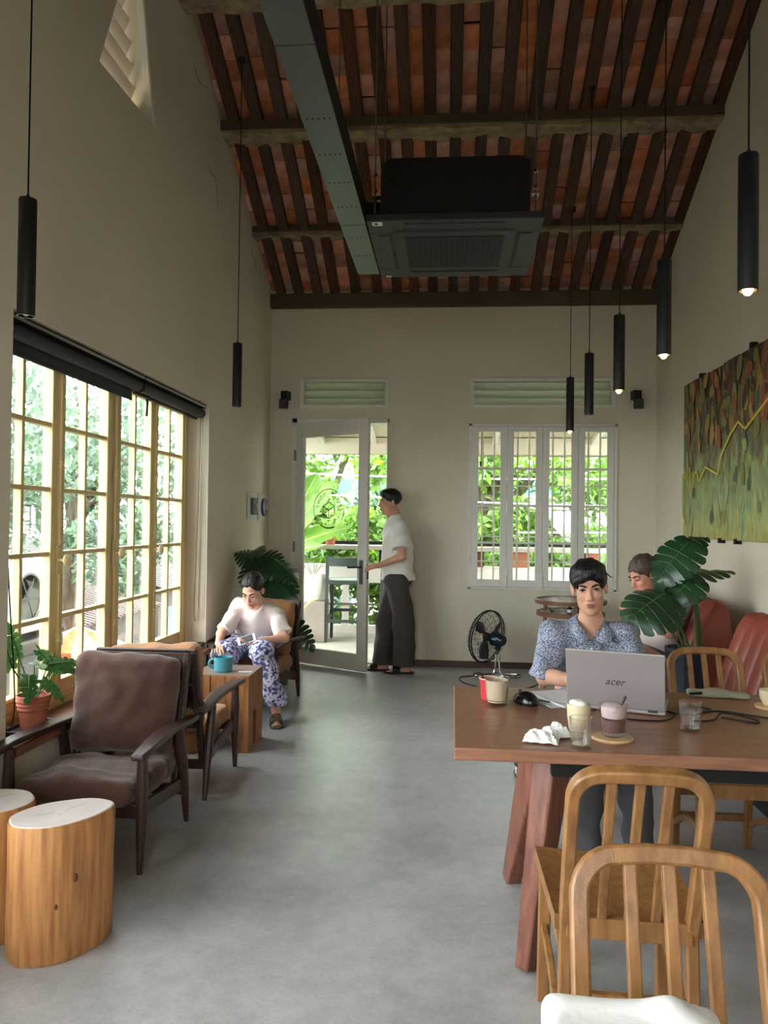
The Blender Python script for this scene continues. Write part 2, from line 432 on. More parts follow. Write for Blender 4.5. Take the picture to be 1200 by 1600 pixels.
# ------------------------------------------------------------------ materials
M_wall = mat('plaster', (222, 214, 194), .85, spec=.2, bump=.12, bscale=9, var=.07, vscale=1.3, detail=6)
def concrete_mat():
    m = bpy.data.materials.new('polished_concrete'); m.use_nodes = True; t = m.node_tree; b = t.nodes['Principled BSDF']; L = t.links.new
    b.inputs['Specular IOR Level'].default_value = .8
    tc = _n(t, 'ShaderNodeTexCoord'); ns = []
    for sc, de in ((.8, 2), (2.6, 3), (14, 4), (70, 2)):
        n = _n(t, 'ShaderNodeTexNoise'); n.inputs['Scale'].default_value = sc; n.inputs['Detail'].default_value = de; n.inputs['Roughness'].default_value = .55; L(tc.outputs['Object'], n.inputs['Vector']); ns.append(n)
    acc = None
    for n, w in zip(ns, (.28, .32, .24, .16)):
        k = _n(t, 'ShaderNodeMath', operation='MULTIPLY'); k.inputs[1].default_value = w; L(n.outputs['Fac'], k.inputs[0])
        if acc is None: acc = k
        else: a = _n(t, 'ShaderNodeMath', operation='ADD'); L(acc.outputs[0], a.inputs[0]); L(k.outputs[0], a.inputs[1]); acc = a
    rp = _n(t, 'ShaderNodeValToRGB'); e = rp.color_ramp.elements; e[0].position = .36; e[0].color = (*lin((140, 141, 142)), 1); e[1].position = .64; e[1].color = (*lin((190, 190, 188)), 1)
    L(acc.outputs[0], rp.inputs['Fac']); L(rp.outputs[0], b.inputs['Base Color'])
    r = _n(t, 'ShaderNodeMapRange'); r.inputs['From Min'].default_value = .3; r.inputs['From Max'].default_value = .7; r.inputs['To Min'].default_value = .285; r.inputs['To Max'].default_value = .34; L(ns[1].outputs['Fac'], r.inputs['Value']); L(r.outputs[0], b.inputs['Roughness'])
    return m
M_conc = concrete_mat()
M_white = mat('white_paint', (226, 224, 214), .5, spec=.35, var=.05, vscale=8)
M_yellow = mat('yellow_paint', (218, 198, 142), .5, spec=.35, var=.08, vscale=10)
M_black = mat('black_metal', (26, 26, 28), .42, spec=.5)
M_blackm = mat('matt_black', (21, 21, 22), .6, spec=.3)
M_steel = mat('chrome', (200, 200, 200), .18, 1)
M_brass = mat('pale_brass', (222, 206, 158), .4, .2)
M_pane = glass_mat('pane_glass', (.97, .985, .975), 1.0)
M_tile = mat('clay_tile', (220, 148, 112), .85, spec=.15, bump=.25, bscale=22, col2=(190, 120, 90), vscale=9, objrand=.32)
M_tile2 = mat('clay_tile_far', (220, 148, 112), .85, spec=.15, bump=.25, bscale=22, col2=(190, 120, 90), vscale=9, island=.32)
M_raft = wood('rafter_wood', (92, 64, 48), (60, 42, 32), (9, 1.2, 9), .7, 7, .15, .2, objrand=.25)
M_purl = mat('aged_cement_beam', (168, 152, 124), .9, spec=.1, bump=.6, bscale=38, col2=(128, 112, 88), vscale=12, detail=8)
M_purlf = mat('aged_beam_face', (98, 84, 66), .85, spec=.15, bump=.15, bscale=30, var=.2, vscale=5)
M_base = mat('maroon_skirting', (74, 44, 40), .4, var=.15, vscale=6)
M_sill = wood('sill_wood', (150, 100, 78), (112, 70, 52), (9, 1, 9), .38, 6)
M_bal = mat('balcony_concrete', (190, 184, 168), .6, spec=.4, var=.15, vscale=4, bump=.1, bscale=20)

XL, XR, YB, YN = -1.75, 1.92, 7.35, -1.5
RSL = .485
RZ = lambda y: 7.165 - RSL * y if y > 3 else 7.165 - RSL * 3 - RSL * (3 - y)      # underside of the tiles
# ------------------------------------------------------------------ shell
MB().bb((XL - .25, YN - .2, -.18), (XR + .2, YB + .0, 0)).build('floor', M_conc, kind='structure')
gable = [(YN, -.18), (YB + .25, -.18), (YB + .25, RZ(YB + .25)), (3, RZ(3)), (YN, RZ(YN))]
tri = [(3.63, 3.625), (4.348, 3.66), (4.066, 4.64)]
wall_poly('wall_left', gable, [rect(2.93, .44, 5.45, 2.2), rect(-1.0, .44, 2.0, 2.2), tri], 'X', XL, XL - .25, M_wall)
wall_poly('wall_right', gable, [], 'X', XR, XR + .2, M_wall)
wall_poly('wall_back', [(XL - .25, 0), (XL - .25, 3.70), (XR + .2, 3.70), (XR + .2, 0), (-.6, 0), (-.6, 2.32), (-1.49, 2.32), (-1.49, 0)],
          [rect(-1.445, 2.475, -.605, 2.735), rect(.195, 2.475, 1.53, 2.735), rect(.205, .765, 1.535, 2.295)], 'Y', YB, YB + .25, M_wall)
wall_poly('wall_near', [(XL, -.18), (XL, RZ(YN)), (XR, RZ(YN)), (XR, -.18)], [rect(-.75, 1.0, .15, 2.4)], 'Y', YN - .2, YN, M_wall)  # unseen opening behind the camera, added to let more daylight in
MB().bb((-.597, YB - .014, 0), (XR, YB, .058)).build('baseboard_back', M_base, kind='structure', bevel=.004)

# hairline cracks in the plaster near the roof
def crack(pts):
    P = spline([(XL + .0015, a, b) for a, b in pts], 4)
    return MB().tube(P, [.0012 + .0016 * random.random() for _ in P], 5)
M_crack = mat('crack_dirt', (92, 84, 66), .95, spec=.05)
LW = bpy.data.objects['wall_left']
crack([(5.35, 3.91), (5.42, 3.87), (5.46, 3.9), (5.53, 3.84), (5.57, 3.71)]).build('crack', M_crack, LW)
crack([(5.02, 4.42), (5.1, 4.38), (5.2, 4.4), (5.27, 4.43)]).build('crack', M_crack, LW)
crack([(6.55, 3.74), (6.6, 3.68), (6.68, 3.7), (6.72, 3.6)]).build('crack', M_crack, LW)

# ------------------------------------------------------------------ roof
sl = math.atan(RSL); ca, sa = math.cos(sl), math.sin(sl)
def roofslab(y0, y1, off, th):
    return [(y0, RZ(y0) + off), (y1, RZ(y1) + off), (y1, RZ(y1) + off + th), (y0, RZ(y0) + off + th)]
cb = MB().prism(roofslab(3.0, YB + .55, .07, .05), XL - .4, XR + .4, axis='X').prism(roofslab(YN - .5, 3.0, .012, .06), XL - .4, XR + .4, axis='X')
CEIL = cb.build('ceiling', M_raft, kind='structure')
NR = 20; sp = (XR - XL) / (NR - .35)
rx = [XL + .03 + sp * (i + .32) for i in range(NR)]
Mroof = Matrix.Rotation(-sl, 4, 'X')
def on_roof(x, y, drop=0): # point on the tile underside, lowered by drop along the slope's normal
    return Vector((x, y - drop * sa, RZ(y) - drop * ca))
r0 = None
L0 = (YB - .02 - 3.0) / ca
for i, x in enumerate(rx):
    if r0 is None:
        r0 = MB().box((0, L0 / 2, 0), (.088, L0, .06)).build('rafter', M_raft, CEIL, bevel=.006, seg=1); o = r0
    else: o = inst(r0, 'rafter', CEIL)
    o.matrix_local = Matrix.Translation(on_roof(x + random.uniform(-.008, .008), 3.0, .045)) @ Mroof @ Matrix.Rotation(random.uniform(-.004, .004), 4, 'Z')
TL = .168; rows = int((YB - 3.0) / ca / TL) + 1
ty = lambda j: YB + .02 - (j + .5) * TL * ca                       # rows counted up from the eave
tiles = [MB().box((0, 0, 0), (sp * .985, TL * 1.02, .016)).build('roof_tile', M_tile, CEIL, bevel=.004, seg=1)]
for k in (1, 2):
    tiles.append(MB().prism([(-sp*.49, -TL*.51), (sp*.49, -TL*.5), (sp*.485, TL*.3 + .03*k), (sp*.3, TL*.51), (-sp*.49, TL*.5)], -.008, .008).build('roof_tile', M_tile, CEIL, bevel=.004, seg=1))
ind = [(j, i) for j in range(2, 17) for i in range(NR)][::-1]      # 300 nearest the lens, seen between the rafters
first = list(tiles); rest = MB()
def tile_M(j, i):
    return Matrix.Translation(on_roof(rx[i] + sp / 2 + random.uniform(-.006, .006), ty(j) + random.uniform(-.012, .012), -.012 - random.uniform(0, .012))) @ Mroof @ Euler((-.035 + random.uniform(-.02, .02), random.uniform(-.03, .03), random.uniform(-.03, .03))).to_matrix().to_4x4()
for j, i in ind:
    if first: o = first.pop()
    else: o = inst(tiles[0] if random.random() < .8 else random.choice(tiles[1:]), 'roof_tile', CEIL)
    o.matrix_local = tile_M(j, i)
for j in list(range(0, 2)) + list(range(17, rows + 1)):
    for i in range(NR):
        M = tile_M(j, i); rest.box(M.translation, (sp * .985, TL * 1.02, .016), M.to_3x3())
for j in range(rows + 1):                                          # half tiles along the left verge
    M = tile_M(j, 0); M.translation.x = XL + .005; rest.box(M.translation, (sp * .8, TL * 1.02, .016), M.to_3x3())
rest.build('roof_tiles_remaining', M_tile2, CEIL, kind='stuff')
def purlin(y0, y1, z0, z1, face=True, nm='purlin'):
    n = 44; mb = MB(); P = []
    for i in range(n + 1):
        x = XL - .1 + (XR - XL + .2) * i / n; P.append(x)
    k = random.random() * 9
    wob = lambda x, s: .008 * math.sin(x * 9 + k + s) + .006 * math.sin(x * 23 + s * 2 + k)
    vs = []
    for x in P: vs += [(x, y0, z0 + wob(x, 0)), (x, y1, z0 + .004 + wob(x, 2)), (x, y1, z1), (x, y0, z1)]
    fs = []
    for i in range(n):
        a = 4 * i
        for q in range(4): fs.append((a + q, a + (q + 1) % 4, a + 4 + (q + 1) % 4, a + 4 + q))
    mb.add(vs, fs); o = mb.build(nm, M_purl, CEIL)
    if face:
        MB().bb((XL - .1, y0 - .012, z0 + .028), (XR + .1, y0 + .01, z1 - .004)).build('beam_face', M_purlf, o, bevel=.005)
    return o
purlin(5.62, 5.83, 4.272, 4.375)
purlin(6.575, 6.745, 3.862, 3.945)
purlin(4.63, 4.84, 4.655, 4.82)
purlin(3.55, 3.78, 5.12, 5.28)
MB().bb((XL - .1, 7.275, 3.43), (XR + .1, YB + .02, 3.56)).build('eave_beam', M_purlf, CEIL, bevel=.006)
MB().bb((XL - .1, 2.9, 5.45), (XR + .1, 3.1, 5.66)).build('ridge_beam', M_raft, CEIL, bevel=.01)

# ------------------------------------------------------------------ left casement window
XF = -1.90
W1 = thing('window_1', None, None, (XF, 4.19, .44)); W1['kind'] = 'structure'
fy = [3.03 - .1, 5.45]
fm = MB()
fm.bb((XF - .06, 2.93, .44), (XF + .0, 2.975, 2.2)); fm.bb((XF - .06, 5.36, .44), (XF, 5.45, 2.2))
fm.bb((XF - .06, 2.93, 2.155), (XF, 5.45, 2.2)); fm.bb((XF - .06, 2.93, .44), (XF, 5.45, .475)); fm.bb((XF - .06, 4.165, .44), (XF, 4.215, 2.2))
fm.build('window_frame', M_yellow, W1, True, bevel=.006)
MB().bb((XF - .02, 5.335, .47), (XF + .018, 5.36, 2.16)).build('frame_bead', M_yellow, W1, True, bevel=.005)
MB().bb((XF + .0, 2.93, .405), (-1.705, 5.45, .44)).build('window_sill', M_sill, W1, True, bevel=.004)
leaves = [(2.975, 3.57, 0), (3.57, 4.165, 1), (4.215, 4.78, 0), (4.78, 5.36, 1)]
def casement(y0, y1, hand):
    lf = thing('casement_leaf', None, None, (0, 0, 0)); lf.parent = W1
    st, zt, zb, xi, xo = .062, 2.115, .575, XF + .012, XF - .038
    m = MB(); m.bb((xo, y0 + .003, .48), (xi, y0 + st, 2.15)); m.bb((xo, y1 - st, .48), (xi, y1 - .003, 2.15))
    m.bb((xo, y0 + st, zt), (xi, y1 - st, 2.15)); m.bb((xo, y0 + st, .48), (xi, y1 - st, .50)); m.bb((xo, y0 + st, zb - .02), (xi, y1 - st, zb))
    m.build('leaf_frame', M_yellow, lf, True, bevel=.005)
    MB().bb((xo + .012, y0 + st, .50), (xi - .014, y1 - st, zb - .02)).build('bottom_panel', M_yellow, lf, True)
    ym = (y0 + y1) / 2; zs = [zb + (zt - zb) * i / 5 for i in range(6)]
    MB().bb((xo + .006, ym - .012, zb), (xi - .008, ym + .012, zt)).build('muntin', M_yellow, lf, True, bevel=.003)
    for z in zs[1:-1]: MB().bb((xo + .008, y0 + st, z - .011), (xi - .006, y1 - st, z + .011)).build('muntin', M_yellow, lf, True, bevel=.003)
    for a, b in ((y0 + st, ym - .012), (ym + .012, y1 - st)):
        for i in range(5):
            MB().bb((XF - .022, a, zs[i] + (.011 if i else 0)), (XF - .018, b, zs[i + 1] - (.011 if i < 4 else 0))).build('pane', M_pane, lf, True)
    return lf
# the leaf empties sit at the window's own origin so that their pieces stay two levels down
for y0, y1, h in leaves: casement(y0, y1, h)
for yk, zk in ((3.57, 1.16), (4.19, 1.17), (4.78, 1.17)):
    k = MB().bb((XF + .012, yk - .012, zk - .07), (XF + .02, yk + .018, zk + .07)).build('knob_plate', M_yellow, W1, True, bevel=.004)
    MB().lathe([(.008, 0), (.008, .035), (.029, .037), (.033, .045), (.025, .054), (0, .057)], 14, (XF + .02, yk, zk), Matrix.Rotation(R(90), 4, 'Y')).build('knob', M_brass, k, True, smooth=True)
    MB().tube([(XF + .022, yk, zk + .07), (XF + .022, yk, 2.1)], .006, 8).build('espagnolette_rod', M_yellow, k, True)
    MB().tube([(XF + .022, yk, zk - .07), (XF + .022, yk, .53)], .006, 8).build('espagnolette_rod', M_yellow, k, True)
    for zz in (1.62, .78): MB().lathe([(.012, -.02), (.015, -.012), (.011, 0), (.015, .012), (.012, .02)], 10, (XF + .022, yk, zz)).build('rod_guide', M_yellow, k, True)
MB().tube([(XF + .03, 4.6, 2.13), (XF + .1, 4.42, 1.98)], .008, 6).bb((XF + .012, 4.57, 2.12), (XF + .035, 4.63, 2.145)).build('window_stay', M_black, W1, True)
# window out of the frame, nearer the camera
W2 = thing('window_2', None, None, (XF, .65, .44)); W2['kind'] = 'structure'
m = MB()
for y in (-1.0, -.26, .48, 1.22, 1.95): m.bb((XF - .06, y, .44), (XF, y + .05, 2.2))
for z in (.44, .8, 1.14, 1.48, 1.82, 2.15): m.bb((XF - .05, -1.0, z), (XF - .01, 2.0, z + .03))
m.build('window_frame', M_yellow, W2, True)
MB().bb((XF - .03, -1.0, .44), (XF - .026, 2.0, 2.2)).build('pane', M_pane, W2, True)
MB().bb((XF, -1.0, .405), (-1.705, 2.0, .44)).build('window_sill', M_sill, W2, True)

# triangular vent high in the left wall
W3 = thing('window_3', None, None, (XL, 4.0, 3.62)); W3['kind'] = 'structure'
M_lou = mat('vent_slat', (225, 214, 196), .7, var=.12, vscale=5)
def tri_y(z):
    a = max(0, (z - 3.64) / (4.64 - 3.64)); return 3.63 + (4.066 - 3.63) * a, 4.348 + (4.066 - 4.348) * a
for i in range(8):
    z = 3.66 + i * .115; ya, yb = tri_y(z + .03)
    if yb - ya > .05:
        MB().box((XL - .15, (ya + yb) / 2, z + .02), (.022, yb - ya + .03, .17), (0, R(32), 0)).build('vent_slat', M_lou, W3, True, bevel=.004)
fr = MB()
for a, b in ((tri[1], tri[2]), (tri[0], tri[2])):
    fr.bar((XL - .025, *a), (XL - .025, *b), .018, .04, (1, 0, 0))
fr.build('vent_frame', M_white, W3, True)

# ------------------------------------------------------------------ back window of four white leaves
W4 = thing('window_4', None, None, (.87, YB, .765)); W4['kind'] = 'structure'
m = MB(); a0, a1, z0, z1 = .178, 1.562, .742, 2.312
m.bb((a0, YB - .018, z0), (a0 + .03, YB + .05, z1)).bb((a1 - .03, YB - .018, z0), (a1, YB + .05, z1)).bb((a0, YB - .018, z1 - .025), (a1, YB + .05, z1)).bb((a0, YB - .018, z0), (a1, YB + .05, z0 + .022))
m.build('window_frame', M_white, W4, True, bevel=.004)
lx = [.208, .5395, .871, 1.2015, 1.532]
for i in range(4):
    x0, x1 = lx[i] + .002, lx[i + 1] - .002
    lf = thing('casement_leaf', None, None, (0, 0, 0)); lf.parent = W4
    s_, zb, zt = .06, .835, 2.235; y0, y1 = YB - .022, YB + .018
    mm = MB().bb((x0, y0, .768), (x0 + s_, y1, 2.285)).bb((x1 - s_, y0, .768), (x1, y1, 2.285)).bb((x0 + s_, y0, .768), (x1 - s_, y1, zb)).bb((x0 + s_, y0, zt), (x1 - s_, y1, 2.285))
    mm.build('leaf_frame', M_white, lf, True, bevel=.004)
    zs = [zb + (zt - zb) * q / 4 for q in range(5)]
    for z in zs[1:-1]: MB().bb((x0 + s_, y0 + .006, z - .011), (x1 - s_, y1 - .006, z + .011)).build('muntin', M_white, lf, True, bevel=.003)
    for q in range(4): MB().bb((x0 + s_, YB - .002, zs[q] + (.011 if q else 0)), (x1 - s_, YB + .002, zs[q + 1] - (.011 if q < 3 else 0))).build('pane', M_pane, lf, True)
for x, z in ((.186, 2.09), (.186, 1.0), (1.552, 2.09), (1.552, 1.0)):
    MB().lathe([(.008, -.04), (.008, .04)], 8, (x, YB - .026, z)).build('hinge', M_white, W4, True)
for x in (.5395, .871):
    MB().bb((x - .006, YB - .034, .745), (x + .006, YB - .024, .875)).ball((x, YB - .034, .875), .011, 8, 6).build('slide_bolt', M_white, W4, True)
for x in [.205 + .112 * k for k in range(1, 12)]:
    MB().bb((x - .008, YB + .16, .765), (x + .008, YB + .176, 2.295)).build('grille_bar', M_white, W4, True)
for z in (1.0, 1.24, 1.5, 1.73, 2.02): MB().bb((.205, YB + .15, z - .006), (1.535, YB + .16, z + .006)).build('grille_bar', M_white, W4, True)
MB().bb((.205, YB + .05, .745), (1.535, YB + .27, .765)).build('window_sill', M_white, W4, True)
# transoms
M_frost = mat('frosted_slat', (228, 231, 222), .5, spec=.4, trans=.45)
for nm, x0, x1 in (('window_5', -1.445, -.605), ('window_6', .195, 1.53)):
    T = thing(nm, None, None, ((x0 + x1) / 2, YB, 2.475)); T['kind'] = 'structure'
    m = MB(); a, b, c, d = x0 - .014, x1 + .014, 2.461, 2.749
    m.bb((a, YB - .016, c), (a + .035, YB + .06, d)).bb((b - .035, YB - .016, c), (b, YB + .06, d)).bb((a + .035, YB - .016, c), (b - .035, YB + .06, c + .035)).bb((a + .035, YB - .016, d - .035), (b - .035, YB + .06, d))
    m.build('window_frame', M_white, T, True, bevel=.005)
    m2 = MB(); a, b, c, d = x0 + .018, x1 - .018, 2.493, 2.717
    m2.bb((a, YB - .004, c), (a + .012, YB + .05, d)).bb((b - .012, YB - .004, c), (b, YB + .05, d)).build('frame_bead', M_white, T, True)
    for k in range(3):
        MB().box(((x0 + x1) / 2, YB + .10, 2.535 + k * .075), (x1 - x0, .008, .10), (R(-32), 0, 0)).build('vent_slat', M_frost, T, True)
    MB().bb((a, YB + .002, c), (b, YB + .005, d)).build('pane', M_pane, T, True)

# ------------------------------------------------------------------ glazed door standing open
D1 = thing('door_1', None, None, (-1.478, YB - .01, 0), math.atan2(-.44, .748)); D1['kind'] = 'structure'
DW = .868
m = MB().bb((0, -.02, .012), (.095, .02, 2.31)).bb((DW - .1, -.02, .012), (DW, .02, 2.31)).bb((.095, -.02, .012), (DW - .1, .02, .165)).bb((.095, -.02, 2.165), (DW - .1, .02, 2.31))
m.build('door_frame', M_white, D1, bevel=.004)
MB().bb((.095, -.003, .165), (DW - .1, .003, 2.165)).build('pane', M_pane, D1)
m = MB()
for s in (-1, 1):
    m.bb((.095, s * .004 - .006 * (s < 0), .165), (.105, s * .004 + .006 * (s > 0), 2.165)); m.bb((DW - .11, s * .004 - .006 * (s < 0), .165), (DW - .1, s * .004 + .006 * (s > 0), 2.165))
m.build('glazing_bead', M_white, D1)
for s in (-1, 1):
    pl = MB().bb((DW - .075, s * .02, .80), (DW - .035, s * .027, 1.02)).build('handle_plate', M_steel if s > 0 else mat('grey_metal', (120, 120, 118), .4, .6), D1, bevel=.003)
    MB().tube([(DW - .055, s * .026, .955), (DW - .055, s * .065, .955), (DW - .075, s * .068, .955), (DW - .175, s * .068, .95)], .009, 8).build('lever_handle', M_black, pl, smooth=True)
for z in (.3, 1.12, 2.0): MB().lathe([(.011, -.05), (.011, .05)], 10, (-.004, -.022, z)).build('hinge', mat('grey_metal', (120, 120, 118)), D1)
MB().bb((DW - .001, -.012, .85), (DW + .002, .012, .98)).build('lock_plate', M_black, D1)
# ring logo on the glass
M_decal = mat('brown_decal', (66, 50, 30), .6)
lc = Vector((.41, -.0045, 1.485)); LR = .188
def ring(a0, a1, w=.0075):
    m = MB(); o = arc((0, 0), LR, a0, a1, 26); i = arc((0, 0), LR - w, a0, a1, 26); n = len(o)
    m.add([(lc.x + a, lc.y, lc.z + b) for a, b in o + i], [(k, k + 1, n + k + 1, n + k) for k in range(n - 1)]); return m
lg = ring(18, 212).build('logo_ring', M_decal, D1, fix=False)
ring(-34, 3).build('logo_ring', M_decal, lg, fix=False); ring(236, 292, .012).build('logo_ring', M_decal, lg, fix=False)
hx = [(lc.x + .078 * math.sin(R(a)), lc.y, lc.z - .015 + .078 * math.cos(R(a))) for a in range(0, 360, 60)]; hc = (lc.x, lc.y, lc.z - .015)
m = MB()
for a, b in [(hx[i], hx[(i + 1) % 6]) for i in range(6)] + [(hc, hx[1]), (hc, hx[3]), (hc, hx[5]), (hx[4], hc)]:
    m.bar(a, b, .008, .001, (0, 1, 0))
m.build('logo_cube', M_decal, lg)
for ch, a in zip('SHOPHOUSE', (172, 152, 132, 112, 66, 48, 30, 12, -6)):
    q = R(a); M = Matrix.Translation((lc.x + (LR - .05) * math.cos(q), lc.y, lc.z + (LR - .05) * math.sin(q))) @ Matrix.Rotation(R(90), 4, 'X') @ Matrix.Rotation(q - PI / 2, 4, 'Z')
    text_mesh('logo_letter', ch, .056, M_decal, lg, M)
J = MB().bb((-1.53, YB - .012, 0), (-1.478, YB + .26, 2.36)).bb((-.605, YB - .012, 0), (-.585, YB + .26, 2.36)).bb((-1.53, YB - .012, 2.318), (-.585, YB + .26, 2.36))
J.build('trim_1', M_white, kind='structure', bevel=.004)
MB().bb((-1.478, YB + .01, 0), (-.605, YB + .24, .012)).build('trim_2', M_bal, kind='structure')
# ------------------------------------------------------------------ ceiling cassette air conditioner
M_ac = mat('charcoal_plastic', (40, 41, 43), .5, spec=.4)
M_acd = mat('dark_metal_sheet', (20, 20, 22), .55, spec=.35)
M_label = mat('sticker_white', (225, 225, 220), .6)
M_rod = mat('zinc_rod', (120, 112, 98), .45, .6)
A = thing('air_conditioner', 'square charcoal cassette air conditioner hanging from rods below the roof tiles', 'air conditioner', (.01, 4.56, 2.98))
o8 = lambda h, c: [(-h + c, -h), (h - c, -h), (h, -h + c), (h, h - c), (h - c, h), (-h + c, h), (-h, h - c), (-h, -h + c)]
MB().prism(o8(.41, .06), .035, .37).build('body', M_acd, A, bevel=.006)
m = MB(); H = .475
for a, b in (((-H, -H), (H, -.30)), ((-H, .30), (H, H)), ((-H, -.30), (-.30, .30)), ((.30, -.30), (H, .30))): m.bb((a[0], a[1], 0), (b[0], b[1], .038))
m.build('panel', M_ac, A, bevel=.004)
MB().bb((-.335, -.335, -.008), (.335, .335, .02)).build('grille_frame', M_ac, A, bevel=.012)
g = MB().bb((-.275, -.255, -.011), (.275, .255, -.007)).build('intake_grille', M_blackm, A)
gm = MB()
for i in range(19): gm.bb((-.275 + .55 * i / 18 - .003, -.255, -.0125), (-.275 + .55 * i / 18 + .003, .255, -.011))
gm.build('grille_slats', M_acd, g, kind='stuff')
for k in range(4):
    M = Matrix.Rotation(PI / 2 * k, 4, 'Z')
    f = MB().bb((-.27, .362, -.005), (.27, .43, .001)); f.v = [tuple(M @ Vector(v)) for v in f.v]; f.build('louvre_flap', M_ac, A, bevel=.004)
    f = MB().bb((-.285, .347, -.0015), (.285, .358, .002)); f.v = [tuple(M @ Vector(v)) for v in f.v]; f.build('air_slot', M_blackm, A)
MB().bb((-.445, -.46, -.0015), (-.39, -.41, .001)).build('label_sticker', M_label, A, label='white printed sticker')
MB().bb((-.432, -.448, -.002), (-.414, -.424, -.0014)).build('label_print', M_acd, A)
MB().bb((-.44, .44, -.0015), (-.405, .462, .001)).build('label_sticker', M_label, A)
for sx in (-1, 1):
    for sy in (-1, 1):
        x, y = sx * .445, sy * .30; yy = 4.56 + y
        r = MB().tube([(x, y, .05), (x, y, RZ(yy) - 2.98 - .02)], .005, 6).build('hanger_rod', M_rod, A)
        MB().box((x - sx * .02, y, .20), (.07, .045, .005)).build('hanger_bracket', M_steel, r)
        for zz in (.24, .185, .33): MB().lathe([(.011, -.008), (.011, .008)], 6, (x, y, zz)).build('nut', M_steel, r)
MB().bb((-.56, -.20, .06), (-.41, .06, .22)).tube([(-.42, -.12, .17), (-.52, -.12, .17), (-.56, -.12, .13)], .028, 8).tube([(-.42, 0, .17), (-.54, 0, .17)], .02, 8).build('pipe_box', M_blackm, A, bevel=.006)

# ------------------------------------------------------------------ perforated metal duct leading to it
M_duct = mat('grey_green_metal', (88, 94, 92), .36, .6, bump=.03, bscale=14)
D = thing('cable_duct', 'long grey perforated metal duct running under the roof to the air conditioner', 'duct', (-.54, 3.6, 2.975))
def dpanel(y0, y1):
    o = MB().bb((-.07, y0 - 3.6, 0), (.07, y1 - 3.6, .003)).build('cover_panel', M_duct, D, bevel=.001, seg=1); return o
c1 = dpanel(1.4, 2.545); c2 = dpanel(2.55, 4.12); c3 = dpanel(4.125, 4.95)
MB().bb((-.07, -2.2, .003), (-.066, 1.35, .13)).build('side_panel', M_duct, D)
MB().bb((.066, -2.2, .003), (.07, .55, .13)).build('side_panel', M_acd, D)
MB().bb((-.07, -2.2, .13), (.07, .9, .133)).build('top_panel', M_duct, D)
for y, c in ((3.02, c2), (3.32, c2), (3.60, c2), (3.88, c2), (4.3, c3), (4.6, c3)):
    hm = MB()
    for k in range(5): hm.box((-.046 + .023 * k, y - 3.6, -.0004), (.007, .012, .0016))
    hm.build('punched_holes', M_blackm, c, kind='stuff')
for x, y in ((-.06, 3.95), (.05, 2.3), (-.03, 2.3)):
    MB().tube([(x, y - 3.6, .13), (x, y - 3.6, RZ(y) - 2.975)], .004, 6).build('hanger_rod', M_rod, D)

# ------------------------------------------------------------------ pendant lamps
M_bulb = emis('lamp_glow', (255, 190, 112), 26)
M_lens = mat('lamp_lens', (225, 225, 225), .3)
def pendant(x, y, zb, L, lit, label, group=None, r=.032):
    t = thing('pendant_lamp', label, 'lamp', (x, y, zb), 0, group)
    MB().lathe([(r * .86, .03), (r * .86, .0), (r, 0), (r, L), (r * .94, L + .004), (.007, L + .006), (.006, L + .02), (0, L + .02)], 20).build('tube_shade', M_black, t, smooth=True)
    MB().lathe([(0, .022), (r * .8, .022), (r * .8, .016), (0, .016)], 16).build('lamp_socket', M_lens, t)
    MB().ball((0, 0, .006 if lit else .022), (.017, .017, .022), 12, 8).build('bulb', M_bulb if lit else M_lens, t, smooth=True)
    zr = RZ(y) - zb - .07
    MB().tube([(0, 0, L + .018), (0, 0, zr)], .0032, 6).build('cord', M_blackm, t)
    MB().lathe([(0, zr - .02), (.02, zr - .018), (.032, zr), (.034, zr + .03), (0, zr + .03)], 14).build('ceiling_rose', M_blackm, t, smooth=True)
    return t
for i, (x, y, lit, lab) in enumerate([(.967, 2.60, 1, 'lit black tube pendant lamp nearest the camera, in front of the green painting'),
        (.961, 3.57, 1, 'lit black tube pendant lamp second from the front beside the painting edge'),
        (.962, 4.50, 1, 'lit black tube pendant lamp in the middle of the five hanging on the right'),
        (.965, 5.47, 0, 'dark unlit black tube pendant lamp fourth from the front, before the right wall transom'),
        (.985, 6.45, 1, 'lit black tube pendant lamp farthest back, hanging lowest before the white window')]):
    pendant(x, y, 2.135, (.445, .43, .43, .425, .44)[i], lit, lab, 'row of pendant lamps over the right side')
pendant(-1.565, 2.70, 2.105, .43, 0, 'unlit black tube pendant lamp above the left yellow window', 'pendant lamps on the left')
pendant(-1.475, 5.2, 2.152, .433, 0, 'unlit black tube pendant lamp hanging in the back left corner', 'pendant lamps on the left')

